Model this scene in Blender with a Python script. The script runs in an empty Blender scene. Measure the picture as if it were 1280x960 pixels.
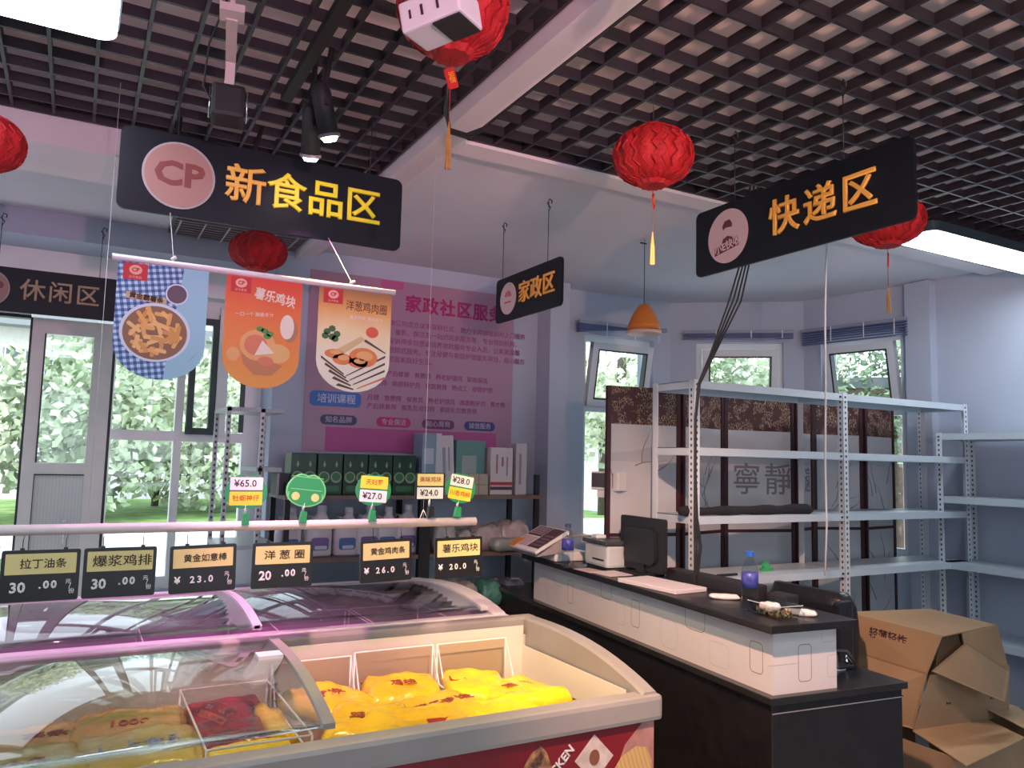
import bpy, bmesh, math, random
from mathutils import Vector, Matrix, Euler
random.seed(7)
PI = math.pi
S = bpy.context.scene
COL = S.collection

# ---------------------------------------------------------------- camera, world, sun, exposure
cam = bpy.data.cameras.new('camera'); cam.sensor_width = 36; cam.lens = 27.55
cam.clip_start = 0.05; cam.clip_end = 200
cob = bpy.data.objects.new('camera', cam); COL.objects.link(cob)
ax = Vector((0.874157, -0.485042, 0.024142)); up = Vector((-0.066945, -0.071117, 0.995219)); bk = Vector((-0.481006, -0.871594, -0.094638))
M4 = Matrix((ax, up, bk)).transposed().to_4x4(); M4.translation = Vector((0, 0, 1.6))
cob.matrix_world = M4
S.camera = cob
W = bpy.data.worlds.new('sky'); S.world = W; W.use_nodes = True
bg = W.node_tree.nodes['Background']; bg.inputs[0].default_value = (0.78, 0.89, 1.0, 1); bg.inputs[1].default_value = 3.4
vs = S.view_settings
vs.view_transform = 'Standard'; vs.look = 'None'; vs.gamma = 1.0; vs.exposure = 0.1; vs.use_curve_mapping = False

def light(name, kind, loc, energy, color, target=None, size=0.1, spot=60, blend=0.6, size_y=None):
    l = bpy.data.lights.new(name, kind); l.energy = energy; l.color = color
    if kind == 'SPOT': l.spot_size = math.radians(spot); l.spot_blend = blend; l.shadow_soft_size = size
    elif kind == 'AREA':
        l.size = size
        if size_y: l.shape = 'RECTANGLE'; l.size_y = size_y
    elif kind == 'SUN': l.angle = math.radians(3)
    else: l.shadow_soft_size = size
    o = bpy.data.objects.new(name, l); COL.objects.link(o); o.location = loc
    if target is not None:
        d = Vector(target) - Vector(loc); o.rotation_euler = d.to_track_quat('-Z', 'Y').to_euler()
    return o
light('sun', 'SUN', (10, 10, 20), 1.6, (1, 0.97, 0.9), (6, 14, 0))

# ---------------------------------------------------------------- materials
MATS = {}
def mat(name, col, rough=0.6, metal=0.0, var=0.0, scale=8.0, bump=0.0, bscale=60.0, spec=None, alpha=None, emit=None, estr=1.0, trans=0.0, coat=0.0, col2=None, sss=0):
    if name in MATS: return MATS[name]
    m = bpy.data.materials.new(name); m.use_nodes = True
    nt = m.node_tree; b = nt.nodes['Principled BSDF']
    b.inputs['Base Color'].default_value = (*col, 1)
    b.inputs['Roughness'].default_value = rough; b.inputs['Metallic'].default_value = metal
    if spec is not None: b.inputs['Specular IOR Level'].default_value = spec
    if trans: b.inputs['Transmission Weight'].default_value = trans
    if coat: b.inputs['Coat Weight'].default_value = coat
    if emit is not None:
        b.inputs['Emission Color'].default_value = (*emit, 1); b.inputs['Emission Strength'].default_value = estr
    tc = nt.nodes.new('ShaderNodeTexCoord')
    if var or col2:
        n = nt.nodes.new('ShaderNodeTexNoise'); n.inputs['Scale'].default_value = scale; n.inputs['Detail'].default_value = 4
        nt.links.new(tc.outputs['Object'], n.inputs['Vector'])
        r = nt.nodes.new('ShaderNodeValToRGB')
        c2 = col2 if col2 else tuple(max(0, c*(1-var)) for c in col)
        c1 = col if col2 else tuple(min(1, c*(1+var*0.5)) for c in col)
        r.color_ramp.elements[0].position = 0.35; r.color_ramp.elements[1].position = 0.65
        r.color_ramp.elements[0].color = (*c2, 1); r.color_ramp.elements[1].color = (*c1, 1)
        nt.links.new(n.outputs['Fac'], r.inputs[0]); nt.links.new(r.outputs[0], b.inputs['Base Color'])
    if bump:
        n2 = nt.nodes.new('ShaderNodeTexNoise'); n2.inputs['Scale'].default_value = bscale; n2.inputs['Detail'].default_value = 3
        nt.links.new(tc.outputs['Object'], n2.inputs['Vector'])
        bp = nt.nodes.new('ShaderNodeBump'); bp.inputs['Strength'].default_value = bump; bp.inputs['Distance'].default_value = 0.01
        nt.links.new(n2.outputs['Fac'], bp.inputs['Height']); nt.links.new(bp.outputs[0], b.inputs['Normal'])
    MATS[name] = m
    return m
def mth(nt, op, a, b=None, c=None):
    n = nt.nodes.new('ShaderNodeMath'); n.operation = op
    for i, v in enumerate((a, b, c)):
        if v is None: continue
        if isinstance(v, (int, float)): n.inputs[i].default_value = v
        else: nt.links.new(v, n.inputs[i])
    return n.outputs[0]
def glassmat(name, tint=(0.95, 0.98, 0.97), ior=1.45, rough=0.02):
    if name in MATS: return MATS[name]
    m = bpy.data.materials.new(name); m.use_nodes = True; nt = m.node_tree
    for n in list(nt.nodes): nt.nodes.remove(n)
    o = nt.nodes.new('ShaderNodeOutputMaterial'); mx = nt.nodes.new('ShaderNodeMixShader')
    t = nt.nodes.new('ShaderNodeBsdfTransparent'); g = nt.nodes.new('ShaderNodeBsdfGlossy'); f = nt.nodes.new('ShaderNodeLayerWeight'); f.inputs[0].default_value = 0.5
    t.inputs[0].default_value = (*tint, 1); g.inputs['Roughness'].default_value = rough; f0 = ((ior-1)/(ior+1))**2
    pw = mth(nt, 'POWER', f.outputs['Facing'], 5.0)
    nt.links.new(mth(nt, 'ADD', mth(nt, 'MULTIPLY', pw, 1-f0), f0), mx.inputs[0]); nt.links.new(t.outputs[0], mx.inputs[1]); nt.links.new(g.outputs[0], mx.inputs[2])
    nt.links.new(mx.outputs[0], o.inputs[0]); MATS[name] = m
    return m
def node_mat(name, fn, rough=0.6, **k):
    """fn(nt, object-coordinate socket) -> colour socket"""
    if name in MATS: return MATS[name]
    m = bpy.data.materials.new(name); m.use_nodes = True; nt = m.node_tree; b = nt.nodes['Principled BSDF']
    b.inputs['Roughness'].default_value = rough
    tc = nt.nodes.new('ShaderNodeTexCoord')
    nt.links.new(fn(nt, tc.outputs['Object']), b.inputs['Base Color'])
    MATS[name] = m
    return m
def sep(nt, v):
    n = nt.nodes.new('ShaderNodeSeparateXYZ'); nt.links.new(v, n.inputs[0]); return n.outputs
def ramp(nt, fac, stops, interp='LINEAR'):
    r = nt.nodes.new('ShaderNodeValToRGB'); r.color_ramp.interpolation = interp
    while len(r.color_ramp.elements) < len(stops): r.color_ramp.elements.new(0.5)
    for e, (p, c) in zip(r.color_ramp.elements, stops): e.position = p; e.color = (*c, 1)
    nt.links.new(fac, r.inputs[0]); return r.outputs[0]
def mixc(nt, fac, a, b):
    n = nt.nodes.new('ShaderNodeMix'); n.data_type = 'RGBA'
    nt.links.new(fac, n.inputs[0])
    for i, v in ((6, a), (7, b)):
        if isinstance(v, tuple): n.inputs[i].default_value = (*v, 1)
        else: nt.links.new(v, n.inputs[i])
    return n.outputs[2]

WALL = mat('wall_paint', (0.44, 0.49, 0.60), 0.75, var=0.05, scale=1.5, bump=0.08, bscale=90)
PLASTER = mat('ceiling_plaster', (0.66, 0.65, 0.70), 0.8, var=0.05, scale=2)
BEAMM = mat('beam_paint', (0.74, 0.68, 0.71), 0.7, var=0.04, scale=3)
GRID = mat('grid_black', (0.022, 0.018, 0.026), 0.45, var=0.2)
FLOOR = mat('floor_tile', (0.50, 0.48, 0.47), 0.25, var=0.1, scale=3)
PVC = mat('white_pvc', (0.88, 0.88, 0.86), 0.4, var=0.04)
PVCW = mat('warm_pvc', (0.80, 0.77, 0.72), 0.45, var=0.05)
GASKET = mat('gasket', (0.02, 0.03, 0.03), 0.5)
GLASS = glassmat('window_glass')
GLASSF = node_mat('frosted', lambda nt, v: ramp(nt, mth(nt, 'FRACT', mth(nt, 'MULTIPLY', sep(nt, v)[0], 60)), [(0, (.62, .63, .60)), (1, (.72, .73, .70))]), 0.3)
STEEL = mat('white_steel', (0.66, 0.70, 0.74), 0.35, metal=0.0, var=0.05)
BLACK = mat('black_gloss', (0.012, 0.010, 0.011), 0.35, var=0.3, scale=20)
BLACKM = mat('black_matte', (0.012, 0.012, 0.014), 0.6)
SIGNB = mat('sign_black', (0.006, 0.008, 0.014), 0.45, var=0.2, scale=5, spec=0.25)
GOLD = mat('gold_letter', (0.82, 0.42, 0.08), 0.4)
GOLD_LIT = mat('gold_letter_lit', (0.95, 0.80, 0.03), 0.4)  # gold letters with the spotlight's bright yellow put into their colour
RED = mat('red_paper', (0.42, 0.006, 0.010), 0.7, var=0.25, scale=25, bump=0.4, bscale=120)
REDF = mat('red_film', (0.35, 0.015, 0.025), 0.4)
YEL = mat('yellow_tassel', (0.42, 0.22, 0.04), 0.7, var=0.2, scale=80)
CARD = mat('cardboard', (0.36, 0.24, 0.13), 0.8, var=0.12, scale=3, bump=0.1, bscale=40)
CARDIN = mat('cardboard_inner', (0.42, 0.29, 0.16), 0.85, var=0.1)
INK = mat('ink', (0.05, 0.02, 0.02), 0.7)
WHITE = mat('white_plastic', (0.72, 0.70, 0.68), 0.4, var=0.03)
LEATHER = mat('black_leather', (0.012, 0.013, 0.018), 0.32, bump=0.3, bscale=50)
WIREW = mat('white_wire', (0.85, 0.82, 0.72), 0.4)
WIREB = mat('dark_wire', (0.02, 0.02, 0.02), 0.5)
CHROME = mat('chrome', (0.7, 0.7, 0.7), 0.15, metal=1.0)
STRING = mat('white_string', (0.8, 0.78, 0.76), 0.6)
GREY = mat('freezer_grey', (0.32, 0.29, 0.27), 0.35, var=0.05)
GREYR = mat('freezer_rail_pink_lit', (0.62, 0.55, 0.58), 0.35, var=0.05)  # pink of the spotlights mixed into the rail's grey
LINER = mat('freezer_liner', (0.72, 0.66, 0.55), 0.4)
LINERR = mat('freezer_liner_pink_lit', (0.42, 0.30, 0.40), 0.5)  # liner colour carries the pink light that falls into the tub

# ---------------------------------------------------------------- mesh helpers
def box_bm(bm, x0, x1, y0, y1, z0, z1, bevel=0.0, M=None):
    vs_ = [bm.verts.new(p) for p in ((x0,y0,z0),(x1,y0,z0),(x1,y1,z0),(x0,y1,z0),(x0,y0,z1),(x1,y0,z1),(x1,y1,z1),(x0,y1,z1))]
    fs = [bm.faces.new([vs_[i] for i in f]) for f in ((0,3,2,1),(4,5,6,7),(0,1,5,4),(1,2,6,5),(2,3,7,6),(3,0,4,7))]
    if bevel:
        es = list({e for f in fs for e in f.edges})
        r = bmesh.ops.bevel(bm, geom=es, offset=bevel, segments=2, profile=0.6, affect='EDGES')
        vs_ = list({v for f in r['faces'] for v in f.verts} | {v for v in vs_ if v.is_valid})
    if M is not None:
        for v in vs_:
            if v.is_valid: v.co = M @ v.co
    return vs_
def tube_bm(bm, pts, r, n=8, cap=True, radii=None):
    pts = [Vector(p) for p in pts]; rings = []
    for i, p in enumerate(pts):
        d = (pts[min(i+1, len(pts)-1)] - pts[max(i-1, 0)]).normalized()
        a = Vector((0, 0, 1)) if abs(d.z) < 0.9 else Vector((1, 0, 0))
        u = d.cross(a).normalized(); w = d.cross(u)
        rr = radii[i] if radii else r
        rings.append([bm.verts.new(p + (u*math.cos(2*PI*k/n) + w*math.sin(2*PI*k/n))*rr) for k in range(n)])
    for a, b in zip(rings, rings[1:]):
        for k in range(n): bm.faces.new((a[k], b[k], b[(k+1) % n], a[(k+1) % n]))
    if cap and n > 2:
        bm.faces.new(rings[0]); bm.faces.new(rings[-1][::-1])
def lathe_bm(bm, prof, n=24, c=(0, 0, 0), M=None, scallop=0, amp=0):
    rings = []
    for r, z in prof:
        ring = []
        for k in range(n):
            a = 2*PI*k/n; q = r*(1 + (amp*math.cos(scallop*a) if scallop else 0))
            p = Vector((q*math.cos(a), q*math.sin(a), z))
            if M is not None: p = M @ p
            ring.append(bm.verts.new(p + Vector(c)))
        rings.append(ring)
    for a, b in zip(rings, rings[1:]):
        for k in range(n): bm.faces.new((a[k], a[(k+1) % n], b[(k+1) % n], b[k]))
    bm.faces.new(rings[0][::-1]); bm.faces.new(rings[-1])
def prism_bm(bm, outline, t, M=None):
    """outline in local XY (counter-clockwise), extruded from z=0 to z=t"""
    a = [bm.verts.new(Vector((p[0], p[1], 0)) if M is None else M @ Vector((p[0], p[1], 0))) for p in outline]
    b = [bm.verts.new(Vector((p[0], p[1], t)) if M is None else M @ Vector((p[0], p[1], t))) for p in outline]
    bm.faces.new(a[::-1]); bm.faces.new(b)
    for i in range(len(a)):
        j = (i+1) % len(a); bm.faces.new((a[i], a[j], b[j], b[i]))
def rrect(w, h, r, n=5, cx=0, cy=0):
    out = []
    for sx, sy, a0 in ((1, -1, -PI/2), (1, 1, 0), (-1, 1, PI/2), (-1, -1, PI)):
        for k in range(n+1):
            a = a0 + PI/2*k/n; out.append((cx + sx*(w/2-r) + r*math.cos(a), cy + sy*(h/2-r) + r*math.sin(a)))
    return out
def circ(r, n=32, cx=0, cy=0, ry=None):
    return [(cx + r*math.cos(2*PI*k/n), cy + (ry or r)*math.sin(2*PI*k/n)) for k in range(n)]
def obj(name, bm, m, parent=None, smooth=False, loc=None):
    me = bpy.data.meshes.new(name); bmesh.ops.recalc_face_normals(bm, faces=bm.faces[:])
    bm.to_mesh(me); bm.free()
    if m is not None:
        for q in (m if isinstance(m, (list, tuple)) else [m]): me.materials.append(q)
    if smooth:
        for p in me.polygons: p.use_smooth = True
    o = bpy.data.objects.new(name, me); COL.objects.link(o)
    if parent is not None: o.parent = parent
    if loc is not None: o.location = loc
    return o
def tag(o, label, cat, group=None, kind=None):
    if label: o['label'] = label
    if cat: o['category'] = cat
    if group: o['group'] = group
    if kind: o['kind'] = kind
    return o
def thing(name, label, cat, loc=(0, 0, 0), rotz=0, group=None, kind=None):
    o = bpy.data.objects.new(name, None); COL.objects.link(o); o.location = loc; o.rotation_euler = (0, 0, rotz)
    o.empty_display_size = 0.1
    return tag(o, label, cat, group, kind)
def struct(name, bm, m, parent=None, label=None):
    o = obj(name, bm, m, parent)
    if parent is None: o['kind'] = 'structure'; o['label'] = label or name.replace('_', ' ')
    return o
def nb(): return bmesh.new()
def boxo(name, dims, m, parent=None, bevel=0.0, M=None):
    bm = nb(); box_bm(bm, *dims, bevel=bevel, M=M); return obj(name, bm, m, parent)
def tubeo(name, pts, r, m, parent=None, n=8, smooth=True):
    bm = nb(); tube_bm(bm, pts, r, n); return obj(name, bm, m, parent, smooth)
def copy_tree(o, parent=None):
    c = o.copy(); COL.objects.link(c)
    if parent is not None: c.parent = parent
    for ch in list(o.children): copy_tree(ch, c)
    return c
FX = Matrix(((1, 0, 0), (0, 0, -1), (0, 1, 0))).to_4x4()        # local XY upright, facing -Y
FY = Matrix(((0, 0, -1), (-1, 0, 0), (0, 1, 0))).to_4x4()       # upright, facing -X, text runs towards -Y
def at(M, x, y, z): return Matrix.Translation((x, y, z)) @ M
def text(name, body, size, m, parent, M, extrude=0.001, bold=0.0, align='CENTER', res=2, sx=1.0, shear=0, spacing=1.0, off=0.0):
    c = bpy.data.curves.new(name, 'FONT'); c.body = body; c.size = size; c.extrude = extrude; c.bevel_depth = bold; c.bevel_resolution = 0; c.offset = off
    c.align_x = align; c.align_y = 'CENTER'; c.resolution_u = res; c.shear = shear; c.space_character = spacing
    o = bpy.data.objects.new(name, c); COL.objects.link(o)
    dg = bpy.context.evaluated_depsgraph_get(); dg.update()
    me = bpy.data.meshes.new_from_object(o.evaluated_get(dg)); bpy.data.objects.remove(o); bpy.data.curves.remove(c)
    me.transform(M @ Matrix.Diagonal((sx, 1, 1, 1))); me.materials.clear(); me.materials.append(m); me.name = name
    n = bpy.data.objects.new(name, me); COL.objects.link(n)
    if name == 'text_row': n['kind'] = 'stuff'
    if parent is not None: n.parent = parent
    return n
def flat(name, outline, m, parent, M, t=0.001):
    bm = nb(); prism_bm(bm, outline, t, M); return obj(name, bm, m, parent)

# ---------------------------------------------------------------- room shell
def wall(name, p0, p1, th, z0, z1, openings=(), m=WALL, label=None):
    """wall from p0 to p1, thickness to the left of the direction; openings (s0, s1, za, zb) along the wall"""
    d = Vector((p1[0]-p0[0], p1[1]-p0[1], 0)); L = d.length; a = math.atan2(d.y, d.x)
    M = Matrix.Translation((p0[0], p0[1], 0)) @ Matrix.Rotation(a, 4, 'Z')
    bm = nb(); s = 0
    for (s0, s1, za, zb) in sorted(openings):
        if s0 > s: box_bm(bm, s, s0, 0, th, z0, z1, M=M)
        if za > z0: box_bm(bm, s0, s1, 0, th, z0, za, M=M)
        if zb < z1: box_bm(bm, s0, s1, 0, th, zb, z1, M=M)
        s = s1
    if s < L: box_bm(bm, s, L, 0, th, z0, z1, M=M)
    return struct(name, bm, m, label=label), M
bm = nb(); box_bm(bm, -3, 7, -3, 6, -0.12, 0); struct('floor', bm, FLOOR, label='pale grey tiled shop floor')
bm = nb(); box_bm(bm, -3, 7, -3, 6, 3.12, 3.25); struct('ceiling', bm, mat('slab_paint', (0.95, 0.82, 0.80), 0.8, var=0.06, scale=2), label='pinkish slab seen through the cells of the black grid')
bm = nb()
box_bm(bm, 1.27, 6, 2.84, 6, 2.87, 3.1); box_bm(bm, -3, 1.11, 3.72, 6, 2.87, 3.1)
struct('ceiling', bm, PLASTER, label='white plaster ceiling slab above and beyond the black grid')
wall('wall_window', (-3, 4.84), (1.015, 4.84), 0.42, 0, 2.9, [(0.6, 4.015, 0.0, 2.727)], label='white wall around the tall glazed door opening')
wall('wall_poster', (1.015, 4.84), (3.15, 4.84), 0.42, 0, 2.9, label='pale wall behind the pink poster')
bm = nb(); box_bm(bm, 2.87, 3.03, 4.66, 4.835, 0, 2.865); struct('pillar', bm, WALL, label='pale pillar between poster wall and bay window')
wall('wall_left', (-3, -3), (-3, 5.2), -0.2, 0, 3.1); wall('wall_right', (5.0, -3), (5.0, 3.3), -0.25, 0, 3.1)
wall('wall_behind', (-3, -3), (7, -3), -0.2, 0, 3.1, [(2.5, 6.0, 0.9, 2.5)])
bm = nb(); box_bm(bm, 4.93, 5.0, 3.18, 3.36, 0, 2.865); struct('pillar', bm, WALL, label='narrow white pillar right of the bay windows')

# bay: three walls, each with a tilted window
FR = mat('window_frame_white', (0.62, 0.66, 0.70), 0.4)
bays = [((3.12, 4.84), (4.08, 4.80), 0.16, 0.80, 0), ((4.08, 4.80), (4.86, 4.16), 0.20, 0.86, 1), ((4.86, 4.16), (5.0, 3.3), 0.14, 0.76, 2)]
for (p0, p1, s0, s1, k) in bays:
    w_, M = wall('wall_bay', p0, p1, 0.22, 0, 2.87, [(s0, s1, 1.0, 2.545)], label=['bay wall left of the middle window', 'middle bay wall', 'bay wall right of the middle window'][k])
    t = thing('window_%d' % (k+2), ['bay window next to the orange pendant lamp', 'middle bay window with a white pole outside', 'bay window beside the right wall'][k], None, kind='structure')
    bm = nb(); f = 0.045; y = 0.05
    zt = 1.99
    for i, (a, b, c, d) in enumerate(((s0, s0+f, 1.0, 2.545), (s1-f, s1, 1.0, 2.545), (s0, s1, 2.545-f, 2.545), (s0, s1, 1.0, 1.0+f), (s0, s1, zt-f/2, zt+f/2))):
        box_bm(bm, a, b, y+.0008*i, y+0.06-.0008*i, c, d, M=M)
    obj('window_frame', bm, FR, t)
    bm = nb(); box_bm(bm, s0+f, s1-f, y+0.028, y+0.034, 1.0+f, zt-f/2, M=M); obj('lower_pane', bm, GLASS, t)
    # tilted sash hinged at the transom
    H = 2.545-f-zt-0.03
    MS = M @ Matrix.Translation((0, y, zt+f/2)) @ Matrix.Rotation(math.radians(11), 4, 'X')
    bm = nb(); g = 0.05
    for i, (a, b, c, d) in enumerate(((s0+f, s0+f+g, 0, H), (s1-f-g, s1-f, 0, H), (s0+f, s1-f, H-g, H), (s0+f, s1-f, 0, g))):
        box_bm(bm, a, b, -0.02+.0008*i, 0.03-.0008*i, c, d, M=MS)
    sash = obj('tilted_sash', bm, FR, t)
    bm = nb(); q = 0.012
    for (a, b, c, d) in ((s0+f+g, s0+f+g+q, g, H-g), (s1-f-g-q, s1-f-g, g, H-g), (s0+f+g, s1-f-g, H-g-q, H-g), (s0+f+g, s1-f-g, g, g+q)):
        box_bm(bm, a, b, -0.021, 0.031, c, d, M=MS)
    obj('gasket', bm, GASKET, sash)
    bm = nb(); box_bm(bm, s0+f+g, s1-f-g, 0.002, 0.008, g, H-g, M=MS); obj('pane', bm, GLASS, sash)
    # rolled-up blue blind on its rail, above the window
    bl = thing('window_blind', ['bunched blue slatted blind sagging to the right above the left bay window', 'bunched blue slatted blind above the middle bay window, hanging level', 'bunched blue slatted blind above the right bay window'][k], 'blind')
    sag = [0.11, 0.0, 0.06][k]; MB_ = M @ Matrix.Translation((0, -0.07, 2.62))
    a0, a1 = s0-0.10, s1+0.06
    bm = nb(); box_bm(bm, a0, a1, -0.02, 0.02, -0.012, 0.012, M=MB_); obj('blind_rail', bm, mat('blind_rail', (0.25, 0.28, 0.36), 0.4), bl)
    nsl = 6 if k != 1 else 4
    for j in range(nsl):
        M2 = MB_ @ Matrix.Translation((a0, 0, -0.018 - 0.011*j)) @ Matrix.Rotation(-sag*(j+1)/nsl*(1 if k == 0 else -1), 4, 'Y')
        if k == 2: M2 = MB_ @ Matrix.Translation((a1, 0, -0.018-0.012*j)) @ Matrix.Rotation(-sag*(j+1)/nsl*0, 4, 'Y') @ Matrix.Translation((-(a1-a0), 0, -0.006*j))
        bm = nb(); box_bm(bm, 0, a1-a0, -0.018, 0.018, -0.004, 0.004, M=M2); obj('slat', bm, mat('blind_blue', (0.07, 0.10, 0.24), 0.4), bl)
    for fx in (0.3, 0.62, 0.9):
        bm = nb(); x_ = a0+(a1-a0)*fx; box_bm(bm, x_-0.003, x_+0.003, -0.022, -0.020, -0.10 if k != 1 else -0.05, 0.01, M=MB_); obj('ladder_cord', bm, STRING, bl)

# beams
bm = nb(); box_bm(bm, 1.112, 1.262, -3, 4.84, 2.846, 3.12); 
for v in bm.verts:
    pass
struct('beam', bm, BEAMM, label='long pinkish white ceiling beam running to the back wall')
bm = nb(); box_bm(bm, 1.112, 1.262, -3, 4.84, 2.797, 2.846)
for v in bm.verts:
    if v.co.z < 2.8 and v.co.x > 1.2: v.co.z = 2.846
    if v.co.z > 2.84 and v.co.x > 1.2: v.co.z = 2.850
struct('trim_1', bm, BEAMM, label='slanted underside of the long ceiling beam')
bm = nb(); box_bm(bm, 1.262, 5.0, 2.72, 2.84, 2.835, 3.12); struct('beam', bm, BEAMM, label='cross beam right of the long beam, behind the small lantern')
bm = nb(); box_bm(bm, -3, 1.112, 3.36, 3.75, 2.74, 3.12); struct('beam', bm, BEAMM, label='cross beam behind the large black sign at upper left')
# dark grille under the ceiling near the window wall
t = thing('ceiling_grille', 'dark slatted air grille under the ceiling behind the small left lantern', 'grille', (0.74, 4.63, 2.845))
boxo('grille_frame', (-0.36, 0.36, -0.17, 0.20, 0.0, 0.025), mat('grille_brown', (0.10, 0.085, 0.09), 0.5), t)
for i in range(7): boxo('slat', (-0.35, 0.35, -0.155+0.05*i, -0.135+0.05*i, -0.012, 0.0), mat('grille_slat', (0.16, 0.14, 0.145), 0.5), t)
for i in range(6): boxo('cross_bar', (-0.33+0.125*i, -0.322+0.125*i, -0.165, 0.19, -0.018, -0.012), mat('grille_light', (0.4, 0.36, 0.38), 0.5), t)
# grid ceiling (open-cell)
def grid(name, label, xs, ys, x0, x1, y0, y1):
    t = thing(name, label, None, (x0, y0, 2.85), kind='structure')
    th, h = 0.011, 0.037
    bm = nb(); box_bm(bm, 0, th, 0, y1-y0, 0, h); ma = obj('grid_bar', bm, GRID, t)
    bm = nb(); box_bm(bm, 0, x1-x0, 0, th, 0, h-0.002); mb = obj('grid_bar', bm, GRID, t)
    for i, x in enumerate(xs):
        o = ma if i == 0 else bpy.data.objects.new('grid_bar', ma.data)
        if i: COL.objects.link(o); o.parent = t
        o.location = (x-x0, 0, 0)
    for i, y in enumerate(ys):
        o = mb if i == 0 else bpy.data.objects.new('grid_bar', mb.data)
        if i: COL.objects.link(o); o.parent = t
        o.location = (0, y-y0, 0.001)
    bm = nb(); box_bm(bm, 0, x1-x0, y1-y0-0.012, y1-y0, -0.002, 0.06); box_bm(bm, x1-x0-0.01, x1-x0, 0, y1-y0, -0.002, 0.06); box_bm(bm, 0, 0.01, 0, y1-y0, -0.002, 0.06)
    obj('edge_trim', bm, GRID, t)
P_ = 0.1331
grid('ceiling_grid', 'black open-cell ceiling grid right of the long beam', [1.3785+P_*k for k in range(0, 28)], [1.679+P_*k for k in range(-16, 8)], 1.268, 5.0, -0.5, 2.716)
grid('ceiling_grid', 'black open-cell ceiling grid left of the long beam', [0.2375+P_*k for k in range(-12, 7)], [2.4375+P_*k for k in range(-21, 7)], -1.4, 1.104, -0.5, 3.35)
# ---------------------------------------------------------------- glazed front at the left (frame at Y = 5.2)
t = thing('window_1', 'tall white framed window with a dark edged casement, right of the white door', None, (0, 5.2, 0), kind='structure')
def fr(name, parts, m, parent, y0=-0.035, y1=0.035):
    bm = nb()
    for i, (a, b, c, d) in enumerate(parts): box_bm(bm, a, b, y0+0.0008*i, y1-0.0008*i, c, d)
    return obj(name, bm, m, parent)
fr('window_frame', [(0.150, 0.175, 0.78, 2.727), (0.515, 0.560, 0.78, 2.727), (0.915, 0.985, 0.78, 2.727), (0.15, 0.985, 1.655, 1.715), (0.15, 0.985, 0.78, 0.85), (0.15, 0.985, 2.50, 2.727), (0.985, 1.02, 0, 2.727)], PVC, t)
fr('left_pane', [(0.175, 0.515, 0.85, 1.655)], GLASS, t, -0.003, 0.003)
fr('right_pane', [(0.56, 0.915, 0.85, 1.655)], GLASS, t, -0.003, 0.003)
fr('upper_pane', [(0.175, 0.515, 1.715, 2.50)], GLASS, t, -0.003, 0.003)
fr('side_pane', [(0.735, 0.90, 1.715, 2.50)], GLASS, t, -0.003, 0.003)
cs = fr('casement', [(0.575, 0.612, 1.70, 2.42), (0.70, 0.735, 1.70, 2.42), (0.575, 0.735, 1.70, 1.74), (0.575, 0.735, 2.38, 2.42), (0.736, 0.741, 1.75, 2.45)], mat('dark_green_frame', (0.02, 0.045, 0.04), 0.4), t, -0.07, -0.02)
fr('casement_pane', [(0.612, 0.70, 1.74, 2.38)], GLASS, cs, -0.048, -0.042)
fr('jamb', [(0.738, 0.80, 1.70, 2.50)], PVC, t, -0.075, -0.01)
fr('seal', [(0.885, 0.915, 1.72, 2.45)], mat('dark_green_frame', (0.02, 0.045, 0.04), 0.4), t, -0.045, -0.036)
bm = nb(); box_bm(bm, 0.15, 1.0, 5.14, 5.26, 0, 0.78); struct('wall_sill', bm, WALL, label='low wall under the left window')
# door, ajar leaf
t = thing('door_1', 'white door with a frosted lower panel and a tall glass pane, key hanging from its lock', None, (-0.255, 5.1, 0), kind='structure')
fr('door_frame', [(0.0, 0.062, 0, 2.32), (0.305, 0.405, 0, 2.32), (0.0, 0.40, 2.235, 2.32), (0.0, 0.40, 1.45, 1.515), (0, 0.40, 0, 0.15)], PVCW, t, -0.03, 0.03)
fr('glass_pane', [(0.062, 0.305, 1.515, 2.235)], GLASS, t, -0.003, 0.003)
fr('lower_panel', [(0.062, 0.305, 0.15, 1.45)], GLASSF, t, -0.006, 0.006)
fr('bead', [(0.062, 0.070, 1.515, 2.235), (0.062, 0.305, 1.445, 1.452), (0.062, 0.066, 0.15, 1.45)], GASKET, t, -0.034, -0.02)
fr('edge_seal', [(-0.012, 0.0, 0, 2.32), (0.405, 0.420, 0, 2.32)], GASKET, t, -0.02, 0.02)
h = fr('lock_plate', [(0.215, 0.235, 1.12, 1.20)], CHROME, t, -0.045, -0.03)
fr('key', [(0.222, 0.228, 1.07, 1.13)], CHROME, h, -0.052, -0.047)
t = thing('door_2', 'glazed opening at the left edge of the photo', None, (-0.27, 5.2, 0), kind='structure')
fr('door_frame', [(-1.6, 0.0, 2.34, 2.42), (-1.72, -1.62, 0, 2.42), (-1.6, 1.3, 2.42, 2.727)], PVC, t)
fr('dark_rail', [(-1.6, 0.0, 2.325, 2.343)], GASKET, t)
bm = nb(); box_bm(bm, -1.0, 1.0, 4.78, 4.84, 2.50, 2.515); 
struct('trim_2', bm, PVC, label='thin white trim line above the door')

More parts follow.
